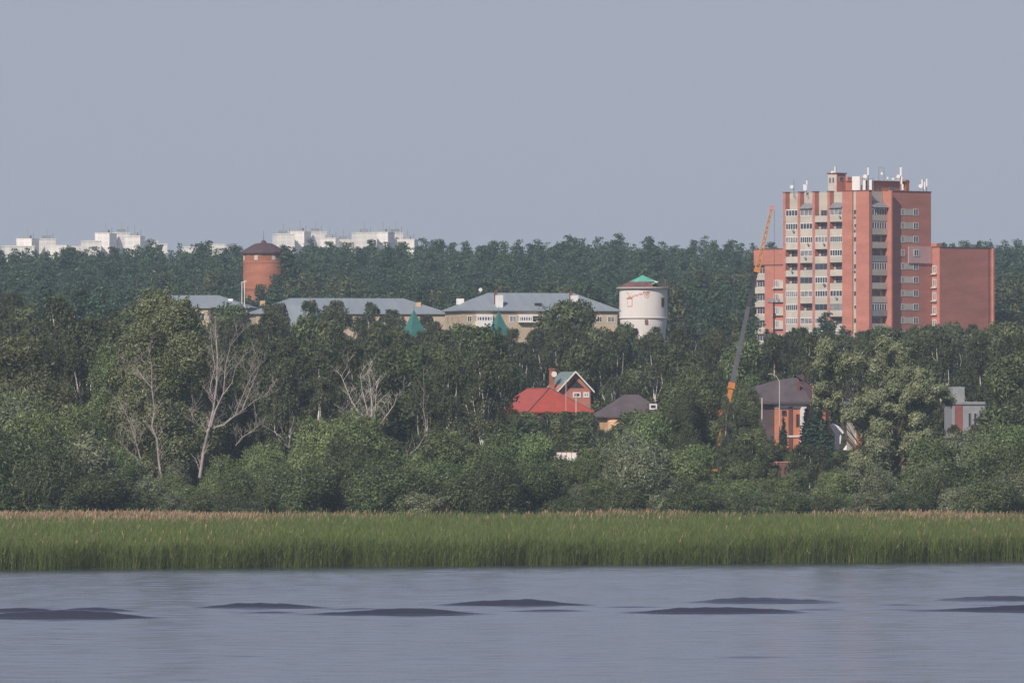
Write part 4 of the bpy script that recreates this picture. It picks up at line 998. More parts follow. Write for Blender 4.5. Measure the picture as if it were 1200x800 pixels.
# roof: rusty lower cone with the torn right side missing, green peak
rf = MB(); n_ = 16; apex = Vector((-.1, 0, zz(322.5)))
def ring(fr, i, off=0): 
    a = 2 * math.pi * i / n_; rr = r_ * 1.07 * (1 - fr); return (rr * math.cos(a), rr * math.sin(a), zz(336.6) + (apex.z - zz(336.6)) * fr + off)
for i in range(n_):
    a = math.degrees(2 * math.pi * i / n_)
    if a < 32 or a > 292: continue
    rf.poly([ring(0, i), ring(0, i + 1), ring(.45, i + 1), ring(.45, i), ring(0, i, -.06), ring(0, i + 1, -.06), ring(.45, i + 1, -.06), ring(.45, i, -.06)], [(0,1,2,3), (4,7,6,5), (0,4,5,1), (2,6,7,3), (1,5,6,2), (3,7,4,0)])
rf.build('roof', M['roof_rust'], o)
gp = MB()
for i in range(n_):
    gp.poly([ring(.45, i, .03), ring(.45, i + 1, .03), tuple(apex + Vector((0, 0, .04))), ring(.45, i, -.05), ring(.45, i + 1, -.05)], [(0, 1, 2), (0, 3, 4, 1)], 0)
gp.poly([(-.5, -2.3, zz(334)), (.9, -2.6, zz(334.5)), (2.9, -1.6, zz(330.2)), (1.1, -1.3, zz(327.5)), (-.5, -2.3, zz(334) - .08), (.9, -2.6, zz(334.5) - .08), (2.9, -1.6, zz(330.2) - .08), (1.1, -1.3, zz(327.5) - .08)], [(0,1,2,3), (4,7,6,5), (0,4,5,1), (1,5,6,2), (2,6,7,3), (3,7,4,0)], 1)
gp.build('roof_peak', [M['verdigris'], plain('pale_verdigris', (.42, .55, .42), .6, var=.3, scale=2)], o)
rd = MB()   # bare rafters on the torn side
for i in (13, 14, 15, 0, 1): rd.tube([ring(0, i), ring(.5, i)], .06, 4)
rd.build('rafters', M['bark_dark'], o)
db = MB(); db.lathe([(r_ * .9, zz(337.2)), (r_ * .88, zz(336.0))], 30); db.build('attic_floor', M['bark_dark'], o)
def cyl_patch(mb, cx_px, y0, y1, wpx, proud, m=0, seg=4):
    for s in range(seg):
        a0 = (cx_px - wpx / 2 + wpx * s / seg - 754) / kk; a1 = (cx_px - wpx / 2 + wpx * (s + 1) / seg - 754) / kk
        R0 = r_ * .985; R1 = R0 + proud
        p = lambda x, R_, z: (x * R_ / R0, -math.sqrt(max(.01, R0 * R0 - x * x)) * R_ / R0, z)
        za, zb = zz(y1), zz(y0)
        mb.poly([p(a0, R0, za), p(a1, R0, za), p(a1, R0, zb), p(a0, R0, zb), p(a0, R1, za), p(a1, R1, za), p(a1, R1, zb), p(a0, R1, zb)], [(4,5,6,7), (0,4,7,3), (1,2,6,5), (3,7,6,2), (0,1,5,4)], m)
for (pc, mt) in ((738, 'redpaint'), (776.3, 'brown')):
    mb = MB(); cyl_patch(mb, pc, 349, 359.5, 5.6 if pc < 760 else 3.4, .05); q = mb.build('window', M[mt], o)
    mb = MB(); cyl_patch(mb, pc, 351, 358.8, 4.4 if pc < 760 else 2.0, .07); mb.build('pane', M['offwhite' if pc < 760 else 'void'], q)
mb = MB(); cyl_patch(mb, 757, 374.6, 380, 3.4, .04); mb.build('window', M['roof_rust'], o)
mb = MB(); cyl_patch(mb, 737, 349, 350.3, 5.5, .1); mb.build('window_hood', M['redpaint'], o)
# faded red painted lettering climbing under the eave, an illegible scrawl with a round emblem
def ribbon(mb, pts, wd_=.9):
    wd_ *= 1.35
    for (a, b_) in zip(pts, pts[1:]):
        n2 = 3
        for s in range(n2):
            xa = a[0] + (b_[0] - a[0]) * s / n2; xb = a[0] + (b_[0] - a[0]) * (s + 1) / n2; ya2 = a[1] + (b_[1] - a[1]) * s / n2; yb2 = a[1] + (b_[1] - a[1]) * (s + 1) / n2
            dx, dy = xb - xa, yb2 - ya2; L_ = math.hypot(dx, dy) + 1e-6; nx, ny = -dy / L_ * wd_ / 2, dx / L_ * wd_ / 2
            q = []
            for (qx, qy) in ((xa - nx, ya2 - ny), (xb - nx, yb2 - ny), (xb + nx, yb2 + ny), (xa + nx, ya2 + ny)):
                xx = (qx - 754) / kk; R0 = r_ * .985; q.append((xx * 1.004, -math.sqrt(R0 * R0 - xx * xx) * 1.004 - .012, zz(qy)))
            mb.poly(q, [(0, 3, 2, 1)])
mb = MB()
ribbon(mb, [(734, 342), (737, 346)], .5)
ribbon(mb, [(736, 350), (737, 347.2), (738, 349.4), (739, 347), (740, 349.6)], .7)
for i, bx_ in enumerate((741.2, 743.6, 746, 748.4, 750.8)):
    by_ = 349 - (bx_ - 740) * .30
    if i % 2: ribbon(mb, [(bx_, by_), (bx_, by_ - 2.2), (bx_ + 1.5, by_ - 2.2), (bx_ + 1.5, by_ - .3)], .5)
    else: ribbon(mb, [(bx_, by_ - 2.2), (bx_, by_), (bx_ + 1.4, by_), ], .5); ribbon(mb, [(bx_, by_ - 1.2), (bx_ + 1.3, by_ - 1.4)], .5)
for bx_ in (753.5, 756.3, 759): ribbon(mb, [(bx_, 345.3), (bx_, 342.2), (bx_ + 1.8, 342), (bx_ + 1.8, 343.6), (bx_, 344)], .6)
ribbon(mb, [(757.6 + 2.6 * math.cos(t), 346.6 + 2.6 * math.sin(t)) for t in [x * .4488 for x in range(15)]], .45)
ribbon(mb, [(756.6, 347.4), (757.6, 345.2), (758.6, 347.4)], .5)
mb.build('painted_lettering', M['redpaint'], o)

# ------------------------------------------------------------------ long hip-roofed house
D = 1800; kk = PXM(D); r15 = R(15); c15, s15 = math.cos(r15), math.sin(r15)
xn = X(542, D); zb = gz(xn, D) - 1
o = thing('apartment_house', (xn, D, zb), 'long beige house with grey hip roof and two tall white chimneys', 'house', r15)
zz = lambda py: Z(py, D) - zb
Lx = (724 - 542) / kk / c15; Wy = 13.0
mb = MB(); mb.box(0, Lx, 0, Wy, 0, zz(364.2)); mb.build('wall', M['beige'], o)
mb = MB(); hip_roof(mb, -.6, Lx + .6, -.6, Wy + .6, zz(363), zz(342.3), 7.2, 7.2, .2); mb.build('roof', M['roof_grey'], o)
mb = MB(); mb.box(-.4, Lx + .4, -.4, Wy + .4, zz(364.6), zz(363.6)); mb.build('cornice', M['brown'], o)
def lx_(px): return (px - 542) / kk / c15
for (a, b_, gl) in ((547.5, 553, 'glass'), (597, 605, 'curtain'), (636, 640, 'glass'), (640.3, 644, 'glass'), (700, 706, 'glass'), (712, 721, 'curtain')):
    window(o, 'y', lx_(a), lx_(b_), zz(377), zz(370), 0, 'white', gl, 1)
for (a, b_) in ((557, 576), (606.5, 631)):
    mb = MB(); y_ = -.9; mb.box(lx_(a), lx_(b_), y_, -.003, zz(383 if a < 600 else 377.6), zz(376.6)); bal = mb.build('balcony', M['white'], o)
    window(bal, 'y', lx_(a), lx_(b_ if a < 600 else 623), zz(376.5), zz(370), -.8, 'white', 'glass', 5, t=.22)
    mb = MB(); mb.box(lx_(a), lx_(b_), y_, -.003, zz(369.9), zz(368.2)); mb.build('balcony_roof', M['white'], bal)
for y_ in (2.2, 6.5, 10): window(o, 'x', y_, y_ + 1.1, zz(377), zz(371), 0, 'beige', 'curtain', 0)
for pc in (586, 674.5):
    xx = lx_(pc) + .1; yy = 1.0; mb = MB(); mb.box(xx - .62, xx + .62, yy - .5, yy + .5, zz(362), zz(345.5)); ch = mb.build('chimney', M['white'], o)
    mb = MB(); mb.box(xx - .75, xx - .25, yy + .52, yy + .95, zz(358), zz(340.5)); mb.build('flue', M['brown'], ch)
mb = MB(); mb.box(lx_(551), lx_(559), 9.5, 10.3, zz(356), zz(349)); mb.build('chimney', M['white'], o)
mb = MB(); xx = lx_(632.5); mb.box(xx - .8, xx + .8, 1.1, 3.0, zz(359), zz(354)); dm = mb.build('dormer', M['roof_grey'], o); mb = MB(); mb.box(xx - .65, xx + .65, 1.04, 1.097, zz(357.8), zz(354.6)); mb.build('louvre', M['void'], dm)
mb = MB(); mb.tube([(lx_(573), Wy / 2 - .1, zz(342.5)), (lx_(573), Wy / 2 - .1, zz(339))], .06, 5); mb.tube([(lx_(573), Wy/2-.3, zz(338.7)), (lx_(573), Wy/2-.1, zz(338.7))], [.36, .2], 12); mb.build('satellite_dish', M['white'], o)
mb = MB(); mb.box(lx_(633.6), lx_(633.9), -.12, -.003, 0, zz(364)); mb.build('downpipe', M['dark'], o)

# zinc-roofed buildings beside it
D = 1850; kk = PXM(D)
def zinc(px0, px1, ye, yr, label, inset=6.0, depth=14, D=1850, rot=8, rr='roof_grey', chim=(), gx_=None):
    r = R(rot); xn = X(px0, D); zb = gz(xn, D) - 1; o = thing('zinc_roofed_house', (xn, D, zb), label, 'house', r)
    L = (px1 - px0) / PXM(D) / math.cos(r); q = lambda py: Z(py, D) - zb
    mb = MB(); mb.box(0, L, 0, depth, 0, q(ye) - .25); mb.build('wall', M['beige'], o)
    mb = MB(); hip_roof(mb, -.5, L + .5, -.5, depth + .5, q(ye), q(yr), inset, inset, .22); mb.build('roof', M[rr], o)
    for k in range(int(L / 3.2)): window(o, 'y', 1 + k * 3.2, 2.4 + k * 3.2, q(ye) - 2.7, q(ye) - 1.1, 0, 'white', 'glass', 1)
    for (cp, c0, c1, mt) in chim:
        cxx = (cp - px0) / PXM(D) / math.cos(r); mb = MB(); mb.box(cxx - .45, cxx + .45, 3.2, 4.1, q(c1), q(c0)); mb.build('chimney', M[mt], o)
    return o
zinc(300, 524, 366.5, 348.5, 'longest zinc-roofed house with a brick chimney near its hipped end', 8, 15, chim=((493, 353.5, 362, 'peach'), (310, 352, 358, 'peach')))
zinc(150, 290, 360, 345.5, 'zinc-roofed house before the round brick tower', 7, 13, D=1900, rot=-6, chim=((268, 350, 354, 'white'),))
zinc(322, 376, 382, 357, 'low zinc-roofed annexe before the longest zinc roof', 3, 10, D=1800, rot=12)
# white vent pipes by the round tower
for i, (px, y) in enumerate(((283.5, 330), (286.5, 329))):
    Dd = 1894; xx = X(px, Dd); zg = gz(xx, Dd) - .3; mb = MB(); mb.tube([(0, 0, 0), (0, 0, Z(y, Dd) - zg)], .08, 6); mb.tube([(0, 0, Z(y, Dd) - zg - .1), (.4, 0, Z(y, Dd) - zg - .1)], .07, 5)
    q = mb.build('vent_pipe', M['white'], None, loc=(xx, Dd, zg)); tag(q, ['shorter thin white pipe before the round brick tower', 'taller thin white pipe before the round brick tower'][i], 'pipe', 'white pipes by the brick tower')

# ------------------------------------------------------------------ teal pyramid roofs
for (px, ya_, yb_, hw, lab) in ((485, 362.5, 400, 20, 'larger teal pyramid roof rising from the birches'), (584.5, 364, 394, 16, 'teal pyramid roof before the grey hip-roofed house'), (656, 373, 394, 9, 'smallest teal spire tip among the trees near the white tower'), (371, 363, 384, 6.5, 'small teal pyramid roof before the zinc roofs')):
    D = 1690; xx = X(px, D); zg = gz(xx, D); o = thing('pavilion', (xx, D, zg), lab, 'pavilion', R(32), 'teal pyramid roofs')
    h = hw / PXM(D) * .80; ze = Z(yb_, D) - zg; zr = Z(ya_, D) - zg
    mb = MB(); mb.poly([(-h, -h, ze), (h, -h, ze), (h, h, ze), (-h, h, ze), (-h*.42, -h*.42, ze + (zr - ze) * .5), (h*.42, -h*.42, ze + (zr - ze) * .5), (h*.42, h*.42, ze + (zr - ze) * .5), (-h*.42, h*.42, ze + (zr - ze) * .5), (0, 0, zr)],
        [(0,1,5,4), (1,2,6,5), (2,3,7,6), (3,0,4,7), (4,5,8), (5,6,8), (6,7,8), (7,4,8), (3,2,1,0)]); mb.build('roof', M['roof_teal'], o)
    mb = MB(); mb.box(-h * .85, h * .85, -h * .85, h * .85, 0, ze - .003); mb.build('wall', M['beige'], o)
    mb = MB(); mb.tube([(0, 0, zr - .1), (0, 0, zr + .8)], [.06, .02], 5); mb.build('finial', M['roof_teal'], o)

# ------------------------------------------------------------------ red-roofed house with green gable
D = 1400; kk = PXM(D); r = R(18); xn = X(619, D); zb = gz(xn, D) - .5
o = thing('brick_house', (xn, D, zb), 'brick house with bright red hip roof and taller green-roofed gable behind', 'house', r)
zz = lambda py: Z(py, D) - zb
W_ = 10.1; Ln = 17.0
mb = MB(); mb.box(.5, W_ - .5, .5, Ln, 0, zz(482.5)); mb.build('wall', M['brick_o'], o)
mb = MB(); A = zz(482); B = zz(454.5)
mb.poly([(0,0,A),(W_,0,A),(W_,Ln,A),(0,Ln,A),(W_/2,5.5,B),(W_/2,Ln-1,B),(0,0,A-.2),(W_,0,A-.2),(W_,Ln,A-.2),(0,Ln,A-.2)],
        [(0,1,4),(1,2,5,4),(2,3,5),(3,0,4,5),(0,6,7,1),(1,7,8,2),(2,8,9,3),(3,9,6,0),(6,9,8,7)]); rfo = mb.build('roof', M['roof_red'], o)
mb = MB()   # seam along the hip
mb.tube([(0, 0, A + .03), (W_/2, 5.5, B + .04)], .09, 5); mb.tube([(W_, 0, A + .03), (W_/2, 5.5, B + .04)], .09, 5); mb.tube([(W_/2, 5.5, B + .04), (W_/2, Ln-1, B + .04)], .09, 5)
mb.build('ridge_cap', M['roof_rust'], rfo)
gx0 = (649 - 619) / kk / math.cos(r) + 2.6; gw = 5.0; y0 = 6.0
mb = MB(); ga = zz(434.8); ge = zz(455); xm = gx0 + gw / 2
mb.poly([(gx0, y0, 0), (gx0 + gw, y0, 0), (gx0 + gw, y0, ge), (xm, y0, ga - .25), (gx0, y0, ge), (gx0, y0 + 6, 0), (gx0 + gw, y0 + 6, 0), (gx0 + gw, y0 + 6, ge), (xm, y0 + 6, ga - .25), (gx0, y0 + 6, ge)],
        [(0,1,2,3,4), (5,9,8,7,6), (1,6,7,2), (0,4,9,5), (2,7,8,3), (4,3,8,9)])
mb.build('gable_wall', M['brick_o'], o)
mb = MB()
for sg, xe in ((-1, gx0 - .35), (1, gx0 + gw + .35)):
    zlow = ge - .45
    P = [(xe, y0 - .7, zlow), (xm, y0 - .7, ga), (xm, y0 + 6.3, ga), (xe, y0 + 6.3, zlow)]; P2 = [(a, b_, c - .18) for a, b_, c in P]
    mb.poly(P + P2, [(0,1,2,3) if sg > 0 else (3,2,1,0), (4,7,6,5), (0,4,5,1), (2,6,7,3), (3,7,4,0)])
gr = mb.build('gable_roof', M['roof_green'], o)
mb = MB()
for xe in (gx0 - .38, gx0 + gw + .38):
    P = [(xe, y0 - .78, ge - .62), (xm, y0 - .78, ga - .17), (xm, y0 - .78, ga + .1), (xe, y0 - .78, ge - .36)]; P2 = [(a, b_ + .07, c) for a, b_, c in P]
    mb.poly(P + P2, [(0,1,2,3), (4,7,6,5), (0,4,5,1), (2,6,7,3), (3,7,4,0), (1,5,6,2)])
mb.build('bargeboard', M['white'], gr)
mb = MB(); mb.poly([(gx0 + 1.4, y0 - .02, ge + .1), (gx0 + gw - .9, y0 - .02, ge + .1), (xm, y0 - .02, ga - 1.0), (gx0 + 1.4, y0 - .003, ge + .1), (gx0 + gw - .9, y0 - .003, ge + .1), (xm, y0 - .003, ga - 1.0)], [(0,1,2), (0,3,4,1), (1,4,5,2), (2,5,3,0)]); mb.build('attic_opening', M['void'], o)
window(o, 'y', gx0 + 2.3, gx0 + 3.5, zz(465.5), zz(459), y0, 'white', 'glass', 0, t=.2)
window(o, 'y', gx0 + 3.9, gx0 + 4.8, zz(465.5), zz(459), y0, 'white', 'curtain', 1, t=.2)
mb = MB(); cxx = gx0 - .4; mb.box(cxx - .3, cxx + .3, 7.2, 7.9, zz(456), zz(432.5)); mb.box(cxx - .38, cxx + .38, 7.1, 8.0, zz(432.5), zz(431)); ch = mb.build('chimney', M['brick_old'], o)
mb = MB(); mb.tube([(cxx + .1, 6.8, zz(438)), (cxx + .1, 7.0, zz(438)), (cxx + .1, 7.15, zz(438))], [.42, .36, .1], 14); mb.build('satellite_dish', M['white'], o)
mb = MB(); mb.box(W_ - 1.2, W_ - .95, 1.0, 1.25, A - .1, A + .55); mb.build('vent_pipe', M['white'], o)
for wx0 in (1.2, 4.4, 7.2): window(o, 'y', wx0, wx0 + 1.3, 3.6, 5.2, .5, 'white', 'glass', 1)
for (px, ya_, lab) in ((663.3, 443, 'tall thin pole before the red hip roof'), (675.2, 461, 'thicker pale post before the red hip roof')):
    Dd = 1386; xx = X(px, Dd); zg = gz(xx, Dd); mb = MB(); rr2 = .05 if px < 670 else .09; mb.tube([(0, 0, -.2), (0, 0, Z(ya_, Dd) - zg)], rr2, 6); mb.box(-.35, .35, -.05, .05, Z(ya_, Dd) - zg - .5, Z(ya_, Dd) - zg - .4)
    q = mb.build('utility_pole', M['light_panel'], None, loc=(xx, Dd, zg)); tag(q, lab, 'pole', 'poles by the red house')

# ------------------------------------------------------------------ brown-roofed house
D = 1385; kk = PXM(D); r = R(12); xn = X(708, D); zb = gz(xn, D) - .5
o = thing('brown_roofed_house', (xn, D, zb), 'low house with purplish brown hip roof and white-framed skylight', 'house', r); zz = lambda py: Z(py, D) - zb
L = (786 - 708) / kk / math.cos(r); mb = MB(); mb.box(.6, L - .6, .6, 9.0, 0, zz(488)); mb.build('wall', M['peach'], o)
mb = MB(); hip_roof(mb, 0, L, 0, 9.6, zz(487.5), zz(462), 4.0, 3.6, .2); mb.build('roof', M['roof_brown'], o)
mb = MB(); mb.box(L - 2.9, L - 1.6, 1.3, 3.0, zz(482), zz(472.5)); dm = mb.build('dormer', M['roof_brown'], o); window(dm, 'y', L - 2.8, L - 1.7, zz(479.6), zz(473), 1.3, 'white', 'glass', 0, t=.18)
mb = MB(); mb.lathe([(1.0, zz(505)), (1.0, zz(493.5)), (.8, zz(492.2)), (.2, zz(491.6))], 16, 1.4, -.4); mb.build('round_bay', M['peach'], o)
for wx0 in (3.0, 5.5): window(o, 'y', wx0, wx0 + 1.2, zz(500), zz(491), .6, 'white', 'glass', 1)

# ------------------------------------------------------------------ brick house with hipped dark roof
D = 1330; kk = PXM(D); r = R(20); xn = X(913.5, D); zb = gz(xn, D) - .5; zz = lambda py: Z(py, D) - zb
o = thing('brick_house', (xn, D, zb), 'large orange brick house with dark hip roof, white band and white column', 'house', r)
lx2 = lambda px: (px - 913.5) / kk / math.cos(r)
x1 = lx2(944)
mb = MB(); mb.box(0, x1, 0, 9, 0, zz(473.7)); mb.box(lx2(862), 8.5, 2.4, 11, 0, zz(475.5)); mb.build('wall', M['brick_b'], o)
mb = MB(); mb.box(-.1, x1 + .1, -.1, 2.3, zz(478), zz(473.6)); mb.build('band', M['white'], o)
mb = MB(); mb.box(x1 - .75, x1 + .05, -.35, .5, 0, zz(476.5)); mb.build('column', M['white'], o)
mb = MB(); mb.box(lx2(924), lx2(928.5), -.12, -.003, zz(525), zz(476.5)); mb.build('pilaster', M['brown'], o)
mb = MB(); mb.box(.05, x1 - .8, -.14, -.003, zz(512), zz(510)); mb.build('sill_band', M['white'], o)
window(o, 'y', lx2(916), lx2(921.5), zz(487), zz(480.5), 0, 'brown', 'void', 0); window(o, 'y', lx2(933), lx2(937), zz(500), zz(485), 0, 'brown', 'void', 0)
mb = MB(); xl, xr_, ze_, yk = lx2(856), lx2(949), zz(470.8), 12.5; pk = (lx2(936) + 2.04, 5.6, zz(441)); pk2 = (lx2(912) + 2.2, 6.2, zz(445))
mb.poly([(xl, 1.2, ze_), (-.6, 1.2, ze_), (-.6, -.7, ze_), (xr_, -.7, ze_), (xr_, yk, ze_), (xl, yk, ze_), pk, pk2, (xl, 1.2, ze_ - .3), (-.6, 1.2, ze_ - .3), (-.6, -.7, ze_ - .3), (xr_, -.7, ze_ - .3), (xr_, yk, ze_ - .3), (xl, yk, ze_ - .3)],
        [(0,1,7), (1,2,7), (2,6,7), (2,3,6), (3,4,6), (4,5,7,6), (5,0,7), (0,8,9,1), (1,9,10,2), (2,10,11,3), (3,11,12,4), (4,12,13,5), (5,13,8,0), (8,13,12,11,10,9)]); mb.build('roof', M['roof_brown'], o)
mb = MB(); mb.box(lx2(864), -.003, 1.9, 2.35, 0, zz(474.5)); mb.build('side_wall', M['roof_brown'], o)
mb = MB(); mb.box(lx2(942), lx2(944), 2.0, 2.7, zz(470), zz(447)); mb.build('chimney', M['brown'], o)
mb = MB(); xa, xb = lx2(946), lx2(972); mb.box(xa, xb, 1.2, 9, 0, zz(470)); mb.build('rear_wall', M['brick_o'], o)
mb = MB(); hip_roof(mb, xa - .4, xb + .4, .5, 9.6, zz(468), zz(439), 2.0, 3.4, .3); mb.build('rear_roof', M['roof_dark'], o)
mb = MB(); mb.box(xa + 1.0, xa + 1.5, .2, .5, zz(472), zz(450)); mb.build('rear_column', M['peach'], o)
# unfinished white house behind the large willow
D = 1345; kk = PXM(D); xn = X(968, D); zb = gz(xn, D) - .5; zz = lambda py: Z(py, D) - zb
o = thing('unfinished_house', (xn, D, zb), 'unfinished white and brick house half hidden behind the large grey-green willow', 'house', R(6)); lx3 = lambda px: (px - 968) / kk
mb = MB(); mb.box(lx3(1003), lx3(1045), 1, 9, 0, zz(474)); mb.build('wall', M['light_panel'], o)
mb = MB(); mb.box(lx3(1005), lx3(1012), .9, .996, 0, zz(484)); mb.build('brick_infill', M['brick_old'], o)
mb = MB(); mb.box(lx3(1000), lx3(1048), -.6, 9.6, zz(474), zz(470)); mb.poly([(lx3(1000), -.6, zz(470)), (lx3(1048), -.6, zz(470)), (lx3(1044), 5, zz(454)), (lx3(1004), 5, zz(454))], [(0, 1, 2, 3)]); mb.poly([(lx3(1000), 9.6, zz(470)), (lx3(1048), 9.6, zz(470)), (lx3(1044), 5.01, zz(454)), (lx3(1004), 5.01, zz(454))], [(3, 2, 1, 0)]); mb.build('roof', M['concrete'], o)
window(o, 'y', lx3(1016), lx3(1036), zz(486), zz(476), 1, 'white', 'void', 2)
mb = MB()
for (x0_, y0_, x1_, y1_) in ((966, 503, 974, 498), (974, 498, 982, 502), (982, 502, 987, 508), (974, 499, 979, 508)): mb.tube([(lx3(x0_), -.5, zz(y0_)), (lx3(x1_), -.5, zz(y1_))], .32, 6)
mb.box(lx3(978), lx3(983), -.8, -.2, 0, zz(503)); mb.build('porch_arch', M['white'], o)
# grey concrete house
D = 1335; kk = PXM(D); xn = X(1115.5, D); zb = gz(xn, D) - .5; zz = lambda py: Z(py, D) - zb
o = thing('concrete_house', (xn, D, zb), 'grey flat-roofed concrete house with a taller block and red-brown panel', 'house', R(5)); lx4 = lambda px: (px - 1115.5) / kk
mb = MB(); mb.box(0, lx4(1155.5), 0, 8, 0, zz(470.5)); mb.box(lx4(1117), lx4(1131), .4, 5, zz(470.5), zz(453)); mb.build('wall', M['concrete'], o)
mb = MB(); mb.box(lx4(1119), lx4(1128), -.06, -.003, 0, zz(473.5)); mb.build('facade_panel', plain('dull_red_panel', (.24,.085,.075), .8), o)
for (a, b_) in ((1134.5, 1138.5), (1141, 1145), (1148, 1153)): window(o, 'y', lx4(a), lx4(b_), zz(500), zz(483.5), 0, 'concrete', 'glass' if a > 1146 else 'void', 0)
mb = MB(); mb.box(-.15, lx4(1156.5), -.2, 8.2, zz(470.5) - .4, zz(470.5) - .1); mb.build('parapet_cap', M['grey_metal'], o)
# fences
def fence(px0, px1, D, yt, yb, label, mat, post, n=4, name='sheet_fence'):
    x0, x1 = X(px0, D), X(px1, D); z0 = gz(x0, D) - .4; o = thing(name, (x0, D, z0), label, 'fence'); q = Z(yt, D) - z0
    mb = MB(); mb.box(0, x1 - x0, 0, .06, 0, q - .1)
    for i in range(int((x1 - x0) / .25)): mb.box(i * .25 + .02, i * .25 + .12, -.03, -.0, .1, q - .12)
    mb.build('panel', M[mat], o)
    for i in range(n + 1): mb = MB(); t = (x1 - x0) * i / n; mb.box(t - .03, t + .03, -.1, -.035, 0, q + .03); mb.build('post', M[post], o)
    mb = MB(); mb.box(0, x1 - x0, -.09, -.036, q - .12, q - .02); mb.build('top_rail', M[post], o)
fence(884, 936, 1240, 540.5, 556, 'brown sheet metal fence with reddish posts below the brick house', 'brown', 'redpaint', 4)
fence(1156, 1172, 1330, 486, 495, 'short teal fence beside the grey concrete house', 'roof_teal', 'roof_teal', 2)

# ------------------------------------------------------------------ lamp posts and masts
def post(px, D, yt, label, arm=None, name='street_lamp', mat='light_panel', r=.06, head=None, cat='lamp post', group=None):
    xx = X(px, D); zg = gz(xx, D); o = thing(name, (xx, D, zg), label, cat, 0, group); h = Z(yt, D) - zg
    mb = MB(); pts = [(0, 0, -.3), (0, 0, h)]
    if arm: pts += [(arm[0] * .4, 0, h + arm[1] * .7), (arm[0], 0, h + arm[1])]
    mb.tube(pts, [r * 1.3, r] + [r * .7] * (len(pts) - 2), 6); mb.build('pole', M[mat], o)
    if arm: mb = MB(); mb.box(arm[0] - .55, arm[0] + .1, -.15, .15, h + arm[1] - .06, h + arm[1] + .1); mb.build('lamp_head', M['grey_metal'], o)
    if head:
        mb = MB(); mb.box(-1.2, 1.2, -.4, .4, h - .5, h - .35); mb.build('platform', M['dark'], o)
        for dx in (-.9, 0, .9): mb = MB(); mb.box(dx - .3, dx + .3, -.55, -.2, h - .3, h + .25); mb.build('floodlight', M['grey_metal'], o)
    return o
post(913.5, 1315, 447, 'street lamp with a curved arm before the dark hip roof', arm=(-1.05, 1.0))
post(907, 1880, 352, 'dark floodlight mast before the orange brick wing', name='floodlight_mast', mat='dark', r=.16, head=True, cat='floodlight mast')
post(904.3, 1420, 412, 'thin straight yellowish pole above the street lamp', name='utility_pole', mat='peach', r=.07, cat='pole', group='yellowish poles')
post(907.6, 1420, 407, 'taller thin yellowish pole above the street lamp', name='utility_pole', mat='peach', r=.09, cat='pole', group='yellowish poles')
post(893, 1315, 466, 'pale short post before the dark side wall of the brick house', name='utility_pole', mat='light_panel', r=.1, cat='pole')

# ------------------------------------------------------------------ truck crane
D = 1290; kk = PXM(D); xb_, yb_ = 843, 522; xx = X(xb_, D); zg = gz(xx, D); zz = lambda py: Z(py, D) - zg
o = thing('truck_crane', (xx, D, zg), 'orange truck crane with its long telescopic boom raised beside the apartment tower', 'crane')
P = lambda px, py: Vector(((px - xb_) / kk, 0, zz(py)))
def sect(mb, a, b_, w0, w1, m=0):
    d = (b_ - a).normalized(); n_ = Vector((0, 1, 0)); s = d.cross(n_)
    pts = []
    for p_, w_ in ((a, w0), (b_, w1)):
        for (u, v) in ((-1, -1), (1, -1), (1, 1), (-1, 1)): pts.append(p_ + s * u * w_ + n_ * v * w_)
    mb.poly(pts, [(0,3,2,1), (4,5,6,7), (0,1,5,4), (1,2,6,5), (2,3,7,6), (3,0,4,7)], m)
mb = MB(); sect(mb, P(842.5, 522), P(857.3, 452), .26, .3); bm = mb.build('boom', M['crane_o'], o)
mb = MB(); sect(mb, P(857.3, 452), P(868, 402), .33, .31); sect(mb, P(856.6, 455), P(857.9, 448), .46, .46, 1); mb.build('boom_section', [M['crane_l'], M['crane_o']], bm)
mb = MB(); sect(mb, P(868, 402), P(877.5, 357), .28, .27); sect(mb, P(867.6, 404), P(868.5, 400), .36, .36); mb.build('boom_section', M['crane_l'], bm)
mb = MB(); sect(mb, P(877.5, 357), P(887.5, 316), .23, .2); sect(mb, P(877, 359), P(878, 355), .30, .30); mb.build('boom_section', M['crane_d'], bm)
mb = MB(); sect(mb, P(886.4, 319), P(888.2, 313), .42, .36); mb.box(P(888, 0).x - .2, P(892, 0).x, -.3, .3, zz(317), zz(314)); mb.build('boom_head', M['crane_o'], bm)
# lattice jib
mb = MB(); a, b_ = P(888, 314), P(904.3, 244); d = (b_ - a).normalized(); s = d.cross(Vector((0, 1, 0)))
def ch(t, u, v): w_ = .30 * (1 - t * .7); return a.lerp(b_, t) + s * u * w_ + Vector((0, v * w_, 0))
for (u, v) in ((-1, -1), (1, -1), (1, 1), (-1, 1)): mb.tube([ch(0, u, v), ch(1, u, v)], [.085, .07], 5)
for i in range(11):
    t0, t1 = i / 11, (i + 1) / 11
    for (p_, q_) in (((-1, -1), (1, -1)), ((1, -1), (1, 1)), ((1, 1), (-1, 1)), ((-1, 1), (-1, -1))):
        if i % 2: p_, q_ = q_, p_
        mb.tube([ch(t0, *p_), ch(t1, *q_)], .045, 4)
jb = mb.build('lattice_jib', M['crane_y'], bm)
mb = MB(); mb.box(b_.x - .25, b_.x + .4, -.2, .2, b_.z - .2, b_.z + .3); mb.build('jib_head', M['redpaint'], jb)
mb = MB(); mb.tube([b_ + Vector((.35, 0, 0)), b_ + Vector((.35, 0, -14))], .02, 4); mb.box(b_.x + .15, b_.x + .55, -.15, .15, b_.z - 14.7, b_.z - 14); mb.tube([b_ + Vector((-.1, 0, .2)), P(884.5, 318), P(852, 480)], .02, 4); mb.build('hoist_rope', M['dark'], bm)
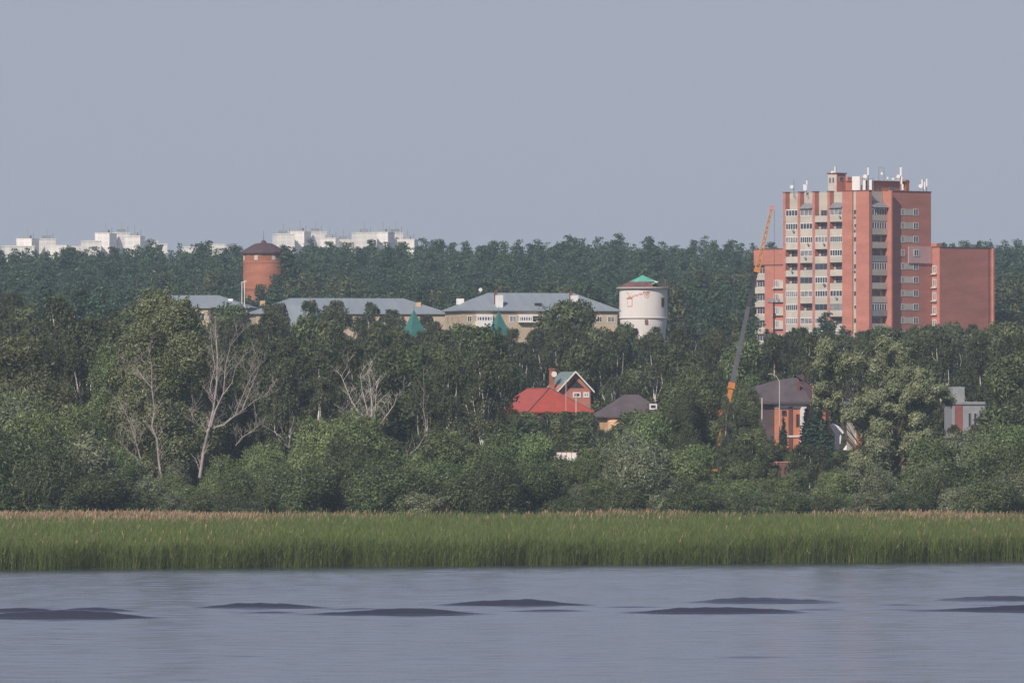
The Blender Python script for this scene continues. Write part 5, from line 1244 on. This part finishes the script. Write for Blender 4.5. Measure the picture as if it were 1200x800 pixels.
mb = MB(); mb.tube([P(846, 526) + Vector((1.0, -.6, 0)), P(850, 488) + Vector((0, -.6, 0))], [.16, .1], 8); mb.build('lift_cylinder', M['crane_l'], bm)
mb = MB(); mb.box(-7.2, 3.2, -1.25, 1.25, 1.1, 1.6); mb.box(-4.8, 3.0, -1.2, 1.2, 1.6, 1.8); mb.build('chassis', M['crane_o'], o)
mb = MB(); mb.poly([(-7.2, -1.25, 1.6), (-5.1, -1.25, 1.6), (-5.1, 1.25, 1.6), (-7.2, 1.25, 1.6), (-7.0, -1.15, 3.0), (-5.2, -1.2, 3.1), (-5.2, 1.2, 3.1), (-7.0, 1.15, 3.0)], [(0,3,2,1),(4,5,6,7),(0,1,5,4),(1,2,6,5),(2,3,7,6),(3,0,4,7)]); cb_ = mb.build('cab', M['crane_o'], o)
mb = MB(); mb.box(-6.9, -5.5, -1.28, -1.22, 2.25, 2.9); mb.build('side_window', M['glass'], cb_)
mb = MB(); mb.box(-1.4, 2.4, -1.1, 1.1, 1.85, 3.3); mb.box(1.4, 2.9, -1.15, 1.15, 1.85, 2.9); mb.build('slewing_body', M['crane_o'], o)
mb = MB(); mb.box(-1.6, -.2, -1.5, -1.12, 1.95, 3.6); mb.build('operator_cabin', M['glass'], o)
for wx0 in (-6.3, -4.6, 0.2, 1.7):
    for sy in (-1.1, 1.1):
        mb = MB(); mb.tube([(wx0, sy - .18, .55), (wx0, sy + .18, .55)], .55, 16); wl_ = mb.build('wheel', M['rubber'], o)
        mb = MB(); mb.tube([(wx0, sy - .2, .55), (wx0, sy + .2, .55)], .28, 12); mb.build('rim', M['grey_metal'], wl_)
for ox in (-3.4, 3.0):
    for sy in (-1, 1): mb = MB(); mb.box(ox - .12, ox + .12, sy * 2.6 - .1, sy * 2.6 + .1, .05, 1.3); mb.box(ox - .1, ox + .1, min(0, sy * 2.6), max(0, sy * 2.6), 1.15, 1.3); mb.box(ox - .35, ox + .35, sy * 2.6 - .35, sy * 2.6 + .35, 0, .06); mb.build('outrigger', M['crane_o'], o)

# ------------------------------------------------------------------ vehicles by the houses
def truck(px, D, label, body, bedm, L=6.0, h=3.0, rot=0, name='truck', cat='truck'):
    xx = X(px, D); zg = gz(xx, D) ; o = thing(name, (xx, D, zg), label, cat, R(rot))
    mb = MB(); mb.box(-L/2, L/2, -1.0, 1.0, .55, .85); mb.build('chassis', M['dark'], o)
    mb = MB(); c = -L/2; mb.poly([(c, -1.05, .8), (c + 1.9, -1.05, .8), (c + 1.9, 1.05, .8), (c, 1.05, .8), (c, -1.02, 1.5), (c + .45, -.95, h * .86), (c + 1.9, -.95, h * .88), (c + 1.9, .95, h * .88), (c + .45, .95, h * .86), (c, 1.02, 1.5)],
        [(0,3,2,1), (0,1,6,5,4), (3,9,8,7,2), (0,4,9,3), (4,5,8,9), (5,6,7,8), (1,2,7,6)]); cb_ = mb.build('cab', M[body], o)
    mb = MB(); mb.box(c + .6, c + 1.6, -1.07, -.99, 1.55, h * .8); mb.build('side_window', M['glass'], cb_)
    mb = MB(); mb.box(c + 2.05, L/2, -1.1, 1.1, .95, h); mb.box(c + 2.0, L/2 + .05, -1.13, 1.13, h, h + .08, 1)
    for i in range(5): xq = c + 2.1 + (L - 2.2) * i / 4; mb.box(xq - .04, xq + .04, -1.14, -1.1, 1.0, h, 1)
    mb.build('cargo_body', [M[bedm], M['redpaint'] if bedm == 'white' else M['grey_metal']], o)
    for wx0 in (c + .9, L/2 - 1.1):
        for sy in (-.9, .9): mb = MB(); mb.tube([(wx0, sy - .15, .45), (wx0, sy + .15, .45)], .45, 14); wl_ = mb.build('wheel', M['rubber'], o); mb = MB(); mb.tube([(wx0, sy - .17, .45), (wx0, sy + .17, .45)], .22, 10); mb.build('rim', M['grey_metal'], wl_)
    return o
truck(655, 1290, 'white box truck with red edges below the red-roofed house', 'white', 'white', 4.8, 3.9)
truck(725, 1310, 'pale blue and white truck below the brown-roofed house', 'white', 'concrete', 4.2, 4.0)
def van(px, D, label, mat, L=4.6, h=2.0, z=0, name='van', cat='van'):
    xx = X(px, D); zg = gz(xx, D) + z; o = thing(name, (xx, D, zg), label, cat, R(-12))
    pr_ = [(-L/2, .35), (-L/2, .95), (-L/2 + .9, 1.15), (-L/2 + 1.6, h * .96), (L/2 - .5, h), (L/2, h * .6), (L/2, .35)]
    mb = MB(); n_ = len(pr_); w2 = .88; pts = [(x_, -w2 * (1 if z_ < 1.2 else .86), z_) for x_, z_ in pr_] + [(x_, w2 * (1 if z_ < 1.2 else .86), z_) for x_, z_ in pr_]
    mb.poly(pts, [tuple(range(n_))[::1], tuple(range(2 * n_ - 1, n_ - 1, -1))] + [(i, i + n_, (i + 1) % n_ + n_, (i + 1) % n_) for i in range(n_)]); mb.build('body', M[mat], o)
    mb = MB(); mb.box(-L/2 + 1.7, L/2 - .8, -.86, -.80, 1.2, h * .88); mb.build('side_window', M['glass'], o)
    for wx0 in (-L/2 + .85, L/2 - .85):
        for sy in (-.8, .8): mb = MB(); mb.tube([(wx0, sy - .12, .33), (wx0, sy + .12, .33)], .33, 14); wl_ = mb.build('wheel', M['rubber'], o); mb = MB(); mb.tube([(wx0, sy - .14, .33), (wx0, sy + .14, .33)], .18, 10); mb.build('rim', M['grey_metal'], wl_)
    return o
D = 1395; xn = X(768, D); zb = gz(xn, D) - .3; zz = lambda py: Z(py, D) - zb
o = thing('shed', (xn, D, zb), 'small silver grey metal shed between the brown-roofed house and the crane', 'shed', R(10))
mb = MB(); mb.box(0, 2.6, 0, 4, 0, zz(512)); mb.build('wall', M['concrete'], o)
mb = MB(); hip_roof(mb, -.2, 2.8, -.2, 4.2, zz(512), zz(506.5), .3, .9, .12); mb.build('roof', M['grey_metal'], o); window(o, 'y', .8, 1.6, zz(518), zz(514), 0, 'white', 'glass', 0)
van(997, 1450, 'white van seen past the porch of the unfinished house', 'white', 4.2, 2.2)

# ------------------------------------------------------------------ far white apartment blocks
def block(px0, px1, steps, label, D=5000, rot=35):
    xc = X((px0 + px1) / 2, D); z0 = gz(xc, D) - 2; o = thing('apartment_block', (xc, D, z0), label, 'apartment building', 0, 'far white apartment blocks')
    c, s = math.cos(R(rot)), math.sin(R(rot))
    for i, (a, b_, y) in enumerate(steps):
        w_ = (b_ - a) / PXM(D); h = Z(y + 1.8, D) - z0; xm_ = X((a + b_) / 2, D) - xc
        rr3 = R((12, -16, 22, -9, 15)[i % 5]); d_ = 12.0; L_ = (w_ + 2 - d_ * abs(math.sin(rr3))) / math.cos(rr3)
        if L_ < 3: L_ = w_; d_ = 5
        mb = MB(); mb.box(-L_ / 2, L_ / 2, -d_ / 2, d_ / 2, 0, h); mb.box(-L_/2 - .2, L_/2 + .2, -d_/2 - .2, d_/2 + .2, h, h + .5)
        q = mb.build('wing', M['far_white'], o); q.location = (xm_, (i % 3) * 14 - 14, 0); q.rotation_euler = (0, 0, rr3)
        if y < 282:
            mb = MB(); mb.box(-2.2, 1.6, -1.5, 1.5, h + .5, h + 2.2); mb.tube([(0, 0, h + 2), (0, 0, h + 6)], .12, 4); mb.tube([(3.2, 0, h), (3.2, 0, h + 3.5)], .2, 4); mb.build('roof_hut', M['grey_metal'], q)
    return o
block(4, 100, [(5, 40, 288), (22, 43, 279), (45, 62, 278.5), (60, 82, 287.5), (80, 100, 288)], 'low white block with two short towers at the far end of the skyline')
block(98, 193, [(98, 118, 282), (114, 134, 272.5), (130, 153, 271), (150, 168, 276.5), (166, 183, 282), (180, 193, 284.5)], 'stepped white block, the tallest of the far skyline')
block(214, 232, [(214, 228, 289)], 'small pale block peeping over pines before the brick tower'); block(255, 275, [(243, 262, 286), (262, 271, 288)], 'bluish pale block just beside the brick tower top')
block(320, 410, [(322, 344, 274), (341, 362, 270.5), (358, 380, 270), (378, 396, 279), (394, 411, 280)], 'white block next to the round brick tower on the skyline')
block(414, 488, [(415, 440, 272.5), (438, 460, 271.5), (456, 470, 271), (468, 488, 280.5)], 'white block with a flat top at the open end of the skyline row')

# ------------------------------------------------------------------ haze
hz = MB(); hz.box(-5700, 5700, -450, 12300, -3, 150)
mh = bpy.data.materials.new('haze_air'); mh.use_nodes = True; n = mh.node_tree; n.nodes.clear()
pv = n.nodes.new('ShaderNodeVolumePrincipled'); pv.inputs['Color'].default_value = (.68, .85, 1.0, 1); pv.inputs['Density'].default_value = 7.0e-5; pv.inputs['Anisotropy'].default_value = .0
out = n.nodes.new('ShaderNodeOutputMaterial'); n.links.new(pv.outputs[0], out.inputs['Volume'])
ho = hz.build('haze', mh); tag(ho, 'thin summer haze over the river and woods', 'haze', kind='stuff')
